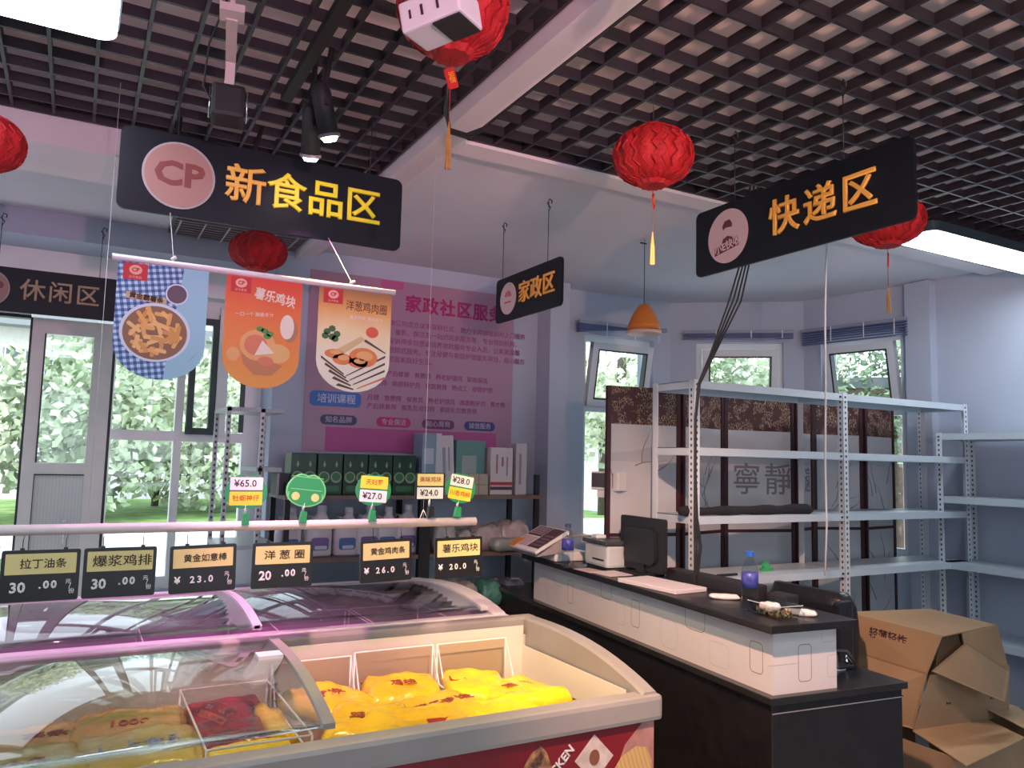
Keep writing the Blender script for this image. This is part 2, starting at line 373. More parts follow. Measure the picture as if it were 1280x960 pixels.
# ---------------------------------------------------------------- outdoors
bm = nb(); box_bm(bm, -30, 60, 5.6, 60, -0.55, -0.5); struct('ground', bm, mat('pavement', (0.62, 0.62, 0.58), 0.9, var=0.1, scale=0.6), label='bright pavement outside the windows')
tag(boxo('ground_standin_wall', (-12, 10, 11.0, 12.3, -0.5, 0.52), mat('ground_standin_white', (0.85, 0.84, 0.80), 0.9, var=.08)), 'white wall added under the bushes, standing in for bright ground', 'wall')  # added wall whose bright face stands in for pale ground
tag(boxo('lawn', (-12, 10, 12.3, 19.5, 0.40, 0.50), mat('lawn_green', (0.22, 0.36, 0.10), 0.9, var=0.4, scale=3)), 'sunlit lawn outside the left windows', 'lawn', kind='stuff')
def leaves(bm, c, r, n, s, rnd, rz=1.0):
    for i in range(n):
        d = Vector((rnd.gauss(0, 1), rnd.gauss(0, 1), rnd.gauss(0, 1))).normalized() * (rnd.random() ** 0.45)
        p = Vector(c) + Vector((d.x*r, d.y*r, d.z*r*rz))
        u = Vector((rnd.gauss(0, 1), rnd.gauss(0, 1), rnd.gauss(0, 1))).normalized(); w = u.orthogonal().normalized()*s*rnd.uniform(.6, 1.2)
        u = u*s*rnd.uniform(.8, 1.6)
        bm.faces.new([bm.verts.new(p+u), bm.verts.new(p+w), bm.verts.new(p-u), bm.verts.new(p-w)])
def leafmat(name, c):
    m = mat(name, c, 0.7, var=0.5, scale=2.5); return m
LG = [leafmat('leaf_light', (0.60, 0.66, 0.45)), leafmat('leaf_mid', (0.44, 0.52, 0.34)), leafmat('leaf_dark', (0.20, 0.30, 0.16))]
BARK = mat('bark', (0.12, 0.09, 0.07), 0.9, var=0.3)
def tree(label, x, y, h, r, k, n=1500, s=0.11, seed=1, z0=-0.5, blobs=5):
    rnd = random.Random(seed); t = thing('tree', label, 'tree', (x, y, z0), group=None)
    tubeo('trunk', [(0, 0, 0), (0.05, 0.02, h*0.4), (0.0, 0, h*0.8)], 0.07, BARK, t)
    bm = nb()
    for i in range(blobs):
        a = 2*PI*i/blobs; leaves(bm, (math.cos(a)*r*0.55, math.sin(a)*r*0.55, h*0.7 + rnd.uniform(-.25, .3)*h*0.5), r*0.65, n//blobs, s, rnd, 0.9)
    o = obj('crown', bm, LG[k], t); o['kind'] = 'stuff'; return t
def bush(label, x, y, r, h, k, n=700, s=0.07, seed=2):
    rnd = random.Random(seed); bm = nb(); leaves(bm, (0, 0, h*0.5), r, n, s, rnd, h/(2*r))
    b = obj('bush', bm, LG[k], None, loc=(x, y, -0.45 if y < 10 else 0.55)); tag(b, label, 'bush'); return b
bush('dark green bush outside at the left edge, low beside the door', -0.95, 7.3, 0.55, 1.9, 2, 1400, 0.05, 11)
bush('bright bush outside left of the door', -2.1, 12.6, 1.3, 2.4, 0, 2200, 0.06, 12)
bush('light green bush seen through the door glass', 0.1, 14.0, 1.5, 3.0, 1, 2600, 0.07, 13)
bush('wide pale hedge bush seen through the left window pane', 2.0, 15.0, 1.5, 2.8, 0, 2600, 0.07, 14)
bush('greenish bush seen behind the small steel rack', 3.6, 15.5, 1.4, 2.8, 1, 2400, 0.07, 15)
tree('tree with a light crown outside, behind the fries pennant', 1.4, 17, 4.6, 1.9, 1, 3600, 0.08, 3)
tree('tree outside at the far left, above the low bush', -2.6, 15.0, 4.6, 1.6, 0, 2600, 0.08, 4)
tree('tree outside seen between the two left pennants', 4.4, 18, 4.4, 1.8, 1, 3200, 0.08, 5)
# pale building with horizontal bands
b = thing('building', 'pale low building with a grey railing across the street, left windows', 'building', (0, 24, -0.5))
boxo('wall', (-12, 8, 0, 4, 0, 5.2), mat('pale_wall', (0.66, 0.64, 0.60), 0.9, var=0.06), b)
boxo('roof', (-12.4, 8.4, -0.6, 4.4, 5.2, 5.5), mat('grey_roof', (0.25, 0.27, 0.28), 0.9), b)
boxo('band', (-12.1, 8.1, -0.06, 0, 2.9, 3.15), mat('grey_roof', (0.25, 0.27, 0.28), 0.9), b)
for i in range(8): boxo('window', (-11+i*2.3, -9.9+i*2.3, -0.05, 0.0, 3.5, 4.7), mat('far_glass', (0.10, 0.13, 0.15), 0.2), b)
t = thing('railing', 'thin railing on the bank in front of the pale building', 'railing', (0, 21.5, -0.5))
for z in (3.9, 4.4): boxo('rail', (-12, 8, 0, 0.05, z, z+0.05), STEEL, t)
bm = nb()
for i in range(50): box_bm(bm, -12+0.4*i, -11.97+0.4*i, 0, 0.04, 0, 4.4)
o = obj('baluster_row', bm, STEEL, t); o['kind'] = 'stuff'
# right side outside
for i, (x, y, h, r, k, lab) in enumerate([(7.2, 9.6, 4.6, 1.3, 0, 'willow-like light tree outside the left bay window'), (8.6, 9.4, 4.5, 1.1, 1, 'tree outside the middle bay window, left of the white post'), (11.2, 10.2, 4.7, 1.4, 1, 'tree outside the middle bay window, right of the white post'), (13.2, 9.2, 4.9, 1.3, 2, 'darker tree outside the right bay window'), (12.4, 10.9, 4.7, 1.4, 1, 'tree outside at the left edge of the right bay window'), (9.4, 13.2, 5.0, 1.8, 1, 'tree far behind the left bay window')]):
    tree(lab, x, y, h, r, k, 2400, 0.06, 20+i)
tag(tubeo('lamp_post', [(9.45, 9.25, -0.5), (9.45, 9.25, 5.6)], 0.10, mat('post_white', (0.9, 0.92, 0.92), 0.5)), 'white post outside the middle bay window', 'post')
b = thing('building', 'pinkish distant building outside the right bay window', 'building', (14, 9, -0.5)); b.rotation_euler.z = -0.9
boxo('wall', (-3, 3, 0, 3, 0, 3.6), mat('pink_wall', (0.62, 0.42, 0.38), 0.9, var=0.1), b); boxo('roof', (-3.2, 3.2, -0.3, 3.2, 3.6, 3.8), mat('grey_roof', (0.25, 0.27, 0.28), 0.9), b)
b = thing('building', 'long pale building beyond the trees outside the bay windows', 'building', (14, 22, -0.5)); b.rotation_euler.z = -0.5
boxo('wall', (-12, 10, 0, 4, 0, 4.4), mat('pale_wall', (0.66, 0.64, 0.60), 0.9), b); boxo('roof', (-12.3, 10.3, -0.4, 4.4, 4.4, 4.7), mat('grey_roof', (0.25, 0.27, 0.28), 0.9), b)

# ---------------------------------------------------------------- hanging zone signs
DISC = mat('emblem_pink', (0.34, 0.17, 0.15), 0.5); DISCR = mat('emblem_rim', (0.36, 0.30, 0.31), 0.5)
CPRED = mat('emblem_red', (0.20, 0.045, 0.04), 0.5); MAUVE = mat('emblem_mauve', (0.56, 0.40, 0.44), 0.5)
def sign(label, M, w, h, letters, emblem, lm, wires, ls, cx0, gap, ex):
    """M: frame at the centre of the front face; wires: list of (local x, length)"""
    t = thing('hanging_sign', label, 'sign', M.translation)
    R = M.to_3x3().to_4x4()
    flat('board', rrect(w, h, 0.025), SIGNB, t, R @ Matrix.Translation((0, 0, -0.012)), 0.012)
    for i, ch in enumerate(letters):
        text('letter', ch, ls, lm[i], t, R @ Matrix.Translation((cx0+gap*i, 0.0, 0.003)), 0.003, 0.0024 if ls > .12 else 0.0013, res=3)
    if emblem == 'CP':
        d = flat('emblem', circ(h*0.41, 40, ex), DISCR, t, R @ Matrix.Translation((0, 0, 0.0005)), 0.002)
        flat('disc', circ(h*0.385, 40, ex), DISC, d, R @ Matrix.Translation((0, 0, 0.0026)), 0.001)
        text('emblem_letters', 'CP', h*0.40, CPRED, d, R @ Matrix.Translation((ex, 0, 0.0045)), 0.0008, sx=1.15, off=0.0035)
    elif emblem == 'band':
        d = flat('emblem', circ(h*0.40, 40, ex), MAUVE, t, R @ Matrix.Translation((0, 0, 0.0005)), 0.002)
        e = flat('lettering_shadow', [(ex-h*.26, -h*.26), (ex+h*.22, -h*.18), (ex+h*.24, -h*.05), (ex-h*.26, -h*.14)], mat('emblem_dark', (0.12, 0.02, 0.03), 0.5), d, R @ Matrix.Translation((0, 0, 0.0026)), 0.0005)
        text('emblem_letters', '小E快收', h*0.15, MAUVE, d, R @ Matrix.Translation((ex, -h*0.145, 0.0036)) @ Matrix.Rotation(0.17, 4, 'Z'), 0.0004, 0.001)
        flat('hat', [(ex-h*.09, h*.10), (ex-h*.10, h*.17), (ex-h*.05, h*.23), (ex+h*.04, h*.24), (ex+h*.09, h*.18), (ex+h*.09, h*.12), (ex-h*.04, h*.13)], mat('emblem_dark', (0.12, 0.02, 0.03), 0.5), d, R @ Matrix.Translation((0, 0, 0.0026)), 0.0005)
        flat('shoulders', [(ex-h*.12, -h*.12), (ex-h*.09, -h*.03), (ex, 0), (ex+h*.09, -h*.03), (ex+h*.13, -h*.08)], mat('emblem_dark', (0.12, 0.02, 0.03), 0.5), d, R @ Matrix.Translation((0, 0, 0.0024)), 0.0005)
    else:
        d = flat('emblem', circ(h*0.36, 36, ex), mat('emblem_pale', (0.60, 0.46, 0.46), 0.5), t, R @ Matrix.Translation((0, 0, 0.0005)), 0.002)
        for k in range(6):
            a = PI*k/6; flat('petal', [(ex+math.cos(a)*h*.15, h*.04+math.sin(a)*h*.13), (ex+math.cos(a+.35)*h*.15, h*.04+math.sin(a+.35)*h*.13), (ex+math.cos(a+.2)*h*.04, h*.03)][::1], mat('emblem_strong_red', (0.5, 0.02, 0.05), 0.5), d, R @ Matrix.Translation((0, 0, 0.0026)), 0.0005)
        flat('underline', [(ex-h*.16, -h*.1), (ex+h*.16, -h*.1), (ex+h*.16, -h*.07), (ex-h*.16, -h*.07)], mat('emblem_strong_red', (0.5, 0.02, 0.05), 0.5), d, R @ Matrix.Translation((0, 0, 0.0026)), 0.0005)
    for (wx, L) in wires:
        p = R @ Vector((wx, h/2, -0.006)); tubeo('hanging_wire', [p - Vector((0, 0, 0.01)), p + Vector((0, 0, L))], 0.0018 if L < .4 else 0.0026, WIREB, t, 6)
        if L > .25:
            q = p + Vector((0, 0, L)); tubeo('ceiling_hook', [q + Vector((0.0, 0, -.05)), q+Vector((0.01, 0, -.03)), q+Vector((-.008, 0, -.01)), q+Vector((0.004, 0, .012)), q+Vector((.018, 0, .006)), q+Vector((.016, 0, -.008))], 0.003, WIREB, t, 6)
    return t
sign('large black hanging sign with CP disc and yellow lettering, left of the long beam', at(FX, 0.52, 2.65, 2.473), 0.926, 0.265, '新食品区', 'CP', [GOLD, GOLD_LIT, GOLD_LIT, GOLD_LIT], [(-0.30, 0.24), (0.34, 0.24)], 0.135, -0.085, 0.134, -0.29)
sign('large black hanging sign with orange lettering, below the right grid ceiling', at(FY, 2.1, 1.855, 2.4565), 0.93, 0.258, '快递区', 'band', [GOLD]*3, [(-0.26, 0.26), (0.22, 0.26)], 0.135, -0.02, 0.15, -0.29)
sign('smaller black hanging sign with orange lettering, in front of the pink poster', at(FY, 1.93, 3.37, 2.435), 0.655, 0.235, '家政区', 'petal', [GOLD]*3, [(-0.29+0.02, 0.30), (0.19, 0.30)], 0.115, -0.02, 0.118, -0.19)
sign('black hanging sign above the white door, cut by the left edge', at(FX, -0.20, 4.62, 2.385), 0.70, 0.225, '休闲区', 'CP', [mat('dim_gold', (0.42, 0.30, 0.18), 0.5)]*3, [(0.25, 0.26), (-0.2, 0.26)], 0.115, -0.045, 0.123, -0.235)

# ---------------------------------------------------------------- paper lanterns
def lantern(label, x, y, z, d, tz=True, tag_rot=0.6, tassel=True, dz=0.8, scal=12, tx=0.0):
    t = thing('paper_lantern', label, 'lantern', (x, y, z), random.uniform(0, 1), group='red honeycomb lanterns')
    R = d/2; H = d*dz/2
    bm = nb(); prof = []
    for k in range(13):
        a = -PI/2 + PI*k/12; prof.append((max(0.25*R, R*math.cos(a)**0.75 if math.cos(a) > 0 else 0.25*R), H*math.sin(a)*0.92))
    lathe_bm(bm, prof, 48, scallop=scal, amp=0.05)
    b = obj('paper_body', bm, RED, t, smooth=True)
    bm = nb()                                                         # honeycomb cell folds
    for i in range(24):
        a0 = 2*PI*i/24
        for k in range(1, 11):
            a = -PI/2 + PI*k/12; a2 = -PI/2+PI*(k+1)/12; s1 = 0.07*(1 if k % 2 else -1)
            r1 = R*math.cos(a)**0.75*1.045; r2 = R*math.cos(a2)**0.75*1.045
            tube_bm(bm, [(r1*math.cos(a0+s1), r1*math.sin(a0+s1), H*.92*math.sin(a)), (r2*math.cos(a0-s1), r2*math.sin(a0-s1), H*.92*math.sin(a2))], d*0.011, 3, False)
    f = obj('honeycomb_fold', bm, RED, b); f['kind'] = 'stuff'
    bm = nb(); lathe_bm(bm, [(R*0.34, -H*1.02), (R*0.42, -H*0.9), (R*.35, -H*.8)], 24, scallop=12, amp=0.06); obj('bottom_rim', bm, RED, t)
    bm = nb(); lathe_bm(bm, [(R*0.28, H*0.8), (R*0.42, H*0.93), (R*.38, H*1.0)], 24, scallop=12, amp=0.06); obj('top_rim', bm, RED, t)
    tubeo('hanging_wire', [(0, 0, H), (0, 0, 2.86 - z)], 0.0015, WIREB, t, 5)
    if tassel:
        c = Matrix.Translation((0, 0, -H*1.02-0.05*d/0.25)) @ Matrix.Rotation(tag_rot, 4, 'Z') @ FX @ Matrix.Rotation(0.55, 4, 'Z')
        bm = nb(); prism_bm(bm, rrect(d*0.16, d*0.18, 0.004), 0.004, c); g = obj('paper_tag', bm, mat('tag_red', (0.55, 0.02, 0.02), 0.5), t)
        text('tag_print', '福', d*0.11, mat('tag_gold', (0.8, 0.35, 0.03), 0.4), g, c @ Matrix.Translation((0, 0, 0.0045)), 0.0005)
        z1 = -H*1.02-0.10*d/0.25
        tubeo('cord', [(0, 0, -H), (0, 0, z1-0.05)], 0.0012, mat('cord_red', (0.3, 0.02, 0.02), 0.6), t, 4)
        bm = nb()
        for k in range(9):
            a = k*0.7; tube_bm(bm, [(0, 0, z1-0.05), (0.005*math.cos(a), 0.005*math.sin(a), z1-0.10), (0.006*math.cos(a), 0.006*math.sin(a), z1-0.155)], 0.0016, 4)
        obj('tassel', bm, YEL, t)
    return t
l0 = lantern('largest red paper lantern, behind the white boxy device at top centre', 0.657, 1.50, 2.585, 0.236, tag_rot=0.2, dz=1.0)
lantern('red honeycomb lantern hanging left of the right-hand large sign', 1.54, 1.90, 2.565, 0.245, dz=0.78)
lantern('small red lantern under the large yellow lettered sign, above the pennants', 0.735, 4.0, 2.605, 0.27, dz=0.72, tassel=True)
lantern('red lantern mostly hidden behind the right-hand large sign', 2.72, 1.92, 2.56, 0.27, dz=0.72)
lantern('red lantern cut off by the left edge of the photo', -0.325, 2.93, 2.56, 0.235, dz=0.8)

# white boxy device under the ceiling
t = thing('ceiling_device', 'white boxy device with a dark panel, hanging in front of the largest lantern', 'device', (0.512, 1.22, 2.372)); t.rotation_euler = (0.10, -0.15, -0.95); t.scale = (.78, .78, .78)
boxo('housing', (-0.075, 0.075, -0.055, 0.055, -0.035, 0.035), WHITE, t, 0.006)
boxo('dark_panel', (0.0, 0.07, -0.05, 0.05, -0.040, -0.034), BLACKM, t, 0.003)
boxo('side_mark', (-0.05, -0.045, -0.0565, -0.055, -0.01, 0.01), INK, t); boxo('side_mark', (-0.02, -0.014, -0.0565, -0.055, -0.012, 0.012), INK, t); boxo('side_mark', (0.02, 0.026, -0.0565, -0.055, -0.012, 0.01), INK, t)
tubeo('mounting_rod', [(0, 0, 0.03), (0.05, 0.05, 0.49)], 0.010, WHITE, t)

# ---------------------------------------------------------------- ceiling lamps
LED = mat('led_face', (1, 1, 1), 0.5, emit=(0.86, 0.94, 1.0), estr=9)
def led(label, x0, x1, y0, y1, z):
    t = thing('ceiling_lamp', label, 'lamp', ((x0+x1)/2, (y0+y1)/2, z)); w = x1-x0; d = y1-y0
    bm = nb(); prism_bm(bm, rrect(w, d, 0.05), 0.05, Matrix.Translation((0, 0, 0.02))); obj('housing', bm, mat('lamp_housing', (0.03, 0.05, 0.07), 0.4), t)
    bm = nb(); prism_bm(bm, rrect(w-0.01, d-0.01, 0.05), 0.025, Matrix.Translation((0, 0, -0.002))); obj('diffuser', bm, LED, t)
    for s in (-0.35, 0.35): tubeo('suspension_wire', [(w*s, 0, 0.06), (w*s, 0, 2.87-z)], 0.002, WIREB, t, 5)
    light('lamp_light', 'AREA', ((x0+x1)/2, (y0+y1)/2, z-0.03), LED_W, (0.74, 0.87, 1.0), ((x0+x1)/2, (y0+y1)/2, 0), size=w*0.9, size_y=d*0.8)
LED_W = 10
led('glowing white ceiling lamp at the top left corner', -1.22, 0.028, 2.13, 2.395, 2.735)
LED_W = 7
led('long glowing white ceiling lamp at the right edge', 3.56, 4.80, 2.26, 2.475, 2.735)
# track spots, some of them added unseen for fill
def spot(label, loc, tgt, e, col, ecol, cone=75):
    t = thing('track_spotlight', label, 'spotlight', loc)
    d = (Vector(tgt)-Vector(loc)).normalized(); q = (-d).to_track_quat('Z', 'Y').to_matrix().to_4x4()
    bm = nb(); lathe_bm(bm, [(0.028, 0.0), (0.030, 0.002), (0.030, 0.13), (0.026, 0.145), (0.02, 0.16)], 24, M=q); obj('lamp_head', bm, BLACKM, t, True)
    bm = nb(); lathe_bm(bm, [(0.031, -0.004), (0.034, -0.002), (0.033, 0.006)], 24, M=q); obj('front_ring', bm, mat('ring_grey', (0.25, 0.2, 0.25), 0.3), t, True)
    bm = nb(); lathe_bm(bm, [(0.018, -0.016), (0.026, -0.0035)], 20, M=q); obj('lens', bm, mat('lens_'+label[:4], (1, 1, 1), 0.5, emit=ecol, estr=25), t)
    tp = q @ Vector((0, 0, 0.09)); boxo('yoke', (tp.x-0.006, tp.x+0.006, tp.y-0.038, tp.y+0.038, tp.z-0.01, tp.z+0.01), BLACKM, t)
    tubeo('stem', [tp + Vector((0, 0.036, 0)), (0, tp.y+0.03, 2.86-loc[2])], 0.009, BLACKM, t)
    light('spot_light', 'SPOT', Vector(loc)+d*0.02, e, col, tgt, size=0.03, spot=cone, blend=0.7)
t = thing('lighting_track', 'black lighting track rail carrying the two spotlights', 'track', (0.56, 2.2, 2.82)); boxo('rail', (-0.018, 0.018, -0.5, 0.5, 0, 0.028), BLACKM, t)
spot('warm white track spotlight, shining, upper left centre', (0.612, 2.30, 2.565), (1.15, 2.62, 0.85), 95, (1.0, 0.80, 0.42), (1, .9, .6))
spot('pink track spotlight just left of the warm one', (0.592, 2.44, 2.545), (0.80, 3.20, 0.9), 110, (1.0, 0.22, 0.72), (1, .7, .95), 46)
spot('pink track spotlight hidden behind the large CP sign, left one', (0.26, 3.10, 2.62), (0.25, 3.45, 0.9), 110, (1.0, 0.22, 0.72), (1, .7, .95), 62)  # unseen extra lamp, added to deepen the pink on the rear freezer
spot('pink track spotlight hidden behind the large CP sign, right one', (0.55, 3.10, 2.60), (1.9, 4.8, 1.8), 7, (1.0, 0.28, 0.62), (1, .7, .95), 80)  # unseen extra lamp, added to tint the poster wall
spot('warm pink track spotlight above the frame, aimed at the cash counter', (1.05, 1.15, 2.62), (2.2, 2.6, 0.9), 330, (1.0, 0.58, 0.42), (1, .8, .7), 60)
spot('warm uplight behind the camera, aimed at the right grid ceiling', (0.6, -0.9, 1.9), (2.0, 1.1, 3.1), 260, (1.0, 0.56, 0.42), (1, .8, .7), 75)  # added lamp out of view, brightens the slab above the right grid
spot('pink uplight behind the camera, aimed at the left grid ceiling', (0.2, -0.9, 1.9), (0.45, 2.0, 3.1), 170, (1.0, 0.40, 0.62), (1, .7, .95), 60)  # added lamp out of view, turns the left slab pink
# speaker on a bracket
t = thing('ceiling_speaker', 'black speaker box on a beige ceiling bracket, upper left', 'speaker', (0.315, 2.29, 2.60)); t.rotation_euler.z = -0.15
boxo('speaker_box', (-0.045, 0.045, -0.05, 0.05, -0.065, 0.03), BLACKM, t, 0.012)
bm = nb(); box_bm(bm, -0.014, 0.014, -0.26, -0.02, 0.10, 0.115); box_bm(bm, -0.013, 0.013, -0.03, -0.015, 0.02, 0.115); box_bm(bm, -0.03, 0.03, -0.30, -0.24, 0.105, 0.125); box_bm(bm, -0.006, 0.006, -0.29, -0.27, 0.12, 0.25)
obj('bracket', bm, mat('bracket_beige', (0.62, 0.52, 0.48), 0.5), t)
tubeo('strap', [(-0.05, 0, -0.06), (-0.05, 0, 0.03), (0, 0, 0.05), (0.05, 0, 0.03), (0.05, 0, -0.06)], 0.003, CHROME, t)
tubeo('cable', [(-0.045, 0.02, 0.0), (-0.07, 0.02, 0.04), (-0.06, 0, 0.16), (0.0, -0.2, 0.24)], 0.003, WIREB, t)
tag(tubeo('ceiling_cable', [(0.32, 1.95, 2.84), (0.55, 1.93, 2.835), (0.75, 2.0, 2.842), (0.92, 2.0, 2.845)], 0.005, WIREB), 'black cable running along the underside of the left grid', 'cable')
t = thing('cable_bundle', 'black cable bundle looping over the long beam near its corner', 'cable', (0, 0, 0))
for k in range(3):
    tubeo('cable', [(1.02, 2.35, 2.86), (1.05, 2.42+.01*k, 2.81), (1.10, 2.50, 2.775-.008*k), (1.18, 2.53, 2.785-.008*k), (1.25, 2.55, 2.83-.006*k)], 0.0045, WIREB, t)

# pendant lamp
t = thing('pendant_lamp', 'orange cone pendant lamp hanging before the left bay window', 'lamp', (2.78, 3.50, 2.34))
bm = nb(); lathe_bm(bm, [(0.012, 0.155), (0.03, 0.15), (0.062, 0.10), (0.088, 0.04), (0.098, 0.0), (0.094, 0.002)], 32); obj('lamp_shade', bm, mat('orange_shade', (0.55, 0.17, 0.02), 0.4), t, True)
bm = nb(); lathe_bm(bm, [(0.098, -0.001), (0.100, -0.018), (0.097, -0.02)], 32); obj('lower_band', bm, mat('shade_band', (0.62, 0.42, 0.36), 0.4), t, True)
tubeo('cord', [(0, 0, 0.15), (0, 0, 0.53)], 0.002, WIREB, t, 5); boxo('ceiling_hook', (-0.03, 0.012, -0.004, 0.004, 0.505, 0.512), WIREB, t)

# ---------------------------------------------------------------- pennants
t = thing('pennant_rod', 'clear plastic rod holding the three food pennants', 'rod', (0.45, 2.3, 2.108))
tubeo('rod', [(-0.40, 0, 0), (0.392, 0, 0)], 0.009, mat('clear_rod', (0.75, 0.62, 0.68), 0.2), t)
for x in (-0.25, 0.255): tubeo('hanging_string', [(x, 0, 0.01), (x+0.01, 0.335, 0.236)], 0.001, STRING, t, 4); tubeo('knot', [(x-.006, 0, 0.012), (x+.006, 0, 0.02)], 0.005, STRING, t, 6)
def ppoly(w, h, n=14):
    r = w/2; k = r*0.82
    return [(w/2, 0), (-w/2, 0)][::-1] and [(-w/2, 0)] + [(-r*math.cos(PI*i/n), -(h-k)-k*math.sin(PI*i/n)) for i in range(n+1)] + [(w/2, 0)]
def pennant(label, x, w, h, m):
    t = thing('food_pennant', label, 'pennant', (x, 2.3, 2.10))
    flat('sheet', ppoly(w, h), m, t, FX @ Matrix.Translation((0, 0, -0.001)), 0.002)
    s = flat('brand_square', [(-w*.44, -.048), (-w*.18, -.048), (-w*.18, -.003), (-w*.44, -.003)], mat('brand_red', (0.55, 0.01, 0.02), 0.5), t, FX @ Matrix.Translation((0, 0, 0.0012)), 0.0004)
    e = flat('brand_ring', circ(0.016, 20, -w*.31, -0.021, 0.013), mat('brand_pale', (0.85, 0.45, 0.35), 0.5), s, FX @ Matrix.Translation((0, 0, 0.0017)), 0.0003)
    text('brand_letters', 'CP', 0.015, mat('brand_red', (0.55, 0.01, 0.02), 0.5), s, FX @ Matrix.Translation((-w*.31, -0.021, 0.0022)), 0.0002, 0.0006)
    text('brand_caption', '正大食品', 0.008, mat('brand_pale', (0.85, 0.45, 0.35), 0.5), s, FX @ Matrix.Translation((-w*.31, -0.041, 0.0018)), 0.0002)
    return t
def gingham(nt, v):
    s = sep(nt, v); k = 62
    a = mth(nt, 'GREATER_THAN', mth(nt, 'FRACT', mth(nt, 'ADD', mth(nt, 'MULTIPLY', s[0], k), mth(nt, 'MULTIPLY', s[2], 10))), 0.5)
    b = mth(nt, 'GREATER_THAN', mth(nt, 'FRACT', mth(nt, 'ADD', mth(nt, 'MULTIPLY', s[2], k), mth(nt, 'MULTIPLY', s[0], -10))), 0.5)
    g = ramp(nt, mth(nt, 'MULTIPLY', mth(nt, 'ADD', a, b), 0.5), [(0, (.55, .72, .85)), (0.5, (.10, .28, .55)), (1, (.02, .06, .25))])
    side = mth(nt, 'GREATER_THAN', mth(nt, 'ADD', s[0], mth(nt, 'MULTIPLY', s[2], -0.12)), 0.05)
    return mixc(nt, side, g, (0.30, 0.58, 0.72))
w = 0.228
t = pennant('blue gingham pennant with a bowl of fries, leftmost of three', 0.179, w, 0.312, node_mat('gingham_print', gingham, 0.5))
for (cx, cy, r, ri) in ((0.035, -0.075, 0.029, 0.025),):
    b = flat('dip_bowl', circ(r, 28, cx, cy), mat('bowl_white', (0.65, 0.75, 0.85), 0.5), t, FX @ Matrix.Translation((0, 0, 0.0013)), 0.0003); flat('dip', circ(ri, 28, cx, cy), mat('dip_purple', (0.10, 0.06, 0.10), 0.5), b, FX @ Matrix.Translation((0, 0, 0.0017)), 0.0003)
b = flat('title_band', [(-.09, -.098), (.01, -.108), (.01, -.09), (-.09, -.08)], mat('title_tan', (0.55, 0.45, 0.25), 0.5), t, FX @ Matrix.Translation((0, 0, 0.0013)), 0.0003)
text('title', '黄金霸薯条', 0.017, INK, b, FX @ Matrix.Translation((-0.04, -0.094, 0.0019)) @ Matrix.Rotation(-.1, 4, 'Z'), 0.0002, 0.0005)
b = flat('plate', circ(0.088, 40, -0.013, -0.185, 0.080), mat('bowl_white', (0.65, 0.75, 0.85), 0.5), t, FX @ Matrix.Translation((0, 0, 0.0014)), 0.0003)
flat('plate_shadow', circ(0.080, 40, -0.013, -0.186, 0.073), mat('plate_brown', (0.25, 0.12, 0.05), 0.5), b, FX @ Matrix.Translation((0, 0, 0.0018)), 0.0002)
rnd = random.Random(5); FRY = [mat('fry_a', (0.80, 0.42, 0.10), 0.5), mat('fry_b', (0.68, 0.32, 0.07), 0.5), mat('fry_c', (0.85, 0.52, 0.18), 0.5)]
for k in range(42):
    a = rnd.uniform(0, 2*PI); r = 0.060*rnd.random()**.5; L = rnd.uniform(.028, .05)
    flat('fry', rrect(L, 0.0105, 0.004, 2), FRY[k % 3], b, FX @ Matrix.Translation((-0.013+r*math.cos(a), -0.186+r*math.sin(a)*.9, 0.0021+0.00004*k)) @ Matrix.Rotation(rnd.uniform(0, PI), 4, 'Z'), 0.0003)
flat('dip_edge', [(0.070, -0.262), (0.1, -0.225), (0.085, -0.245)], mat('dip_purple', (0.10, 0.06, 0.10), 0.5), t, FX @ Matrix.Translation((0, 0, 0.0013)), 0.0003)
def orange(nt, v):
    s = sep(nt, v); n = nt.nodes.new('ShaderNodeTexNoise'); n.inputs['Scale'].default_value = 9; nt.links.new(v, n.inputs['Vector'])
    return ramp(nt, mth(nt, 'ADD', mth(nt, 'MULTIPLY', s[2], -3.1), mth(nt, 'MULTIPLY', n.outputs[0], 0.15)), [(0.1, (.72, .05, .02)), (0.5, (.80, .20, .03)), (1, (.85, .33, .05))])
t = pennant('orange pennant with nugget halves, middle of three', 0.447, 0.214, 0.318, node_mat('orange_print', orange, 0.5))
CRM = mat('print_cream', (0.85, 0.75, 0.62), 0.5)
text('title', '薯乐鸡块', 0.036, CRM, t, FX @ Matrix.Translation((0.03, -0.055, 0.0014)) @ Matrix.Rotation(-.16, 4, 'Z'), 0.0003, 0.001, sx=0.82)
text('subtitle', '一口一个 酥脆多汁', 0.013, CRM, t, FX @ Matrix.Translation((-0.025, -0.108, 0.0014)) @ Matrix.Rotation(.06, 4, 'Z'), 0.0003)
Z = lambda k: FX @ Matrix.Translation((0, 0, 0.0012+0.0003*k))
flat('onion_shadow', circ(0.022, 24, 0.078, -0.145, 0.034), mat('print_brown', (0.45, 0.20, 0.10), 0.5), t, Z(0), 0.0003)
flat('onion', circ(0.020, 24, 0.068, -0.135, 0.036), CRM, t, Z(1), 0.0003)
flat('bowl', [(-0.06, -0.20), (-.05, -.25), (-.02, -.28), (.03, -.28), (.06, -.25), (.03, -.24), (0, -.23), (-.03, -.21)], mat('print_tan', (0.55, 0.20, 0.07), 0.5), t, Z(1), 0.0003)
flat('nugget', circ(0.05, 20, -0.012, -0.195, 0.045), mat('nugget_gold', (0.82, 0.40, 0.14), 0.5), t, Z(2), 0.0003)
flat('nugget', circ(0.035, 18, 0.045, -0.215, 0.028), mat('nugget_gold2', (0.80, 0.45, 0.15), 0.5), t, Z(3), 0.0003)
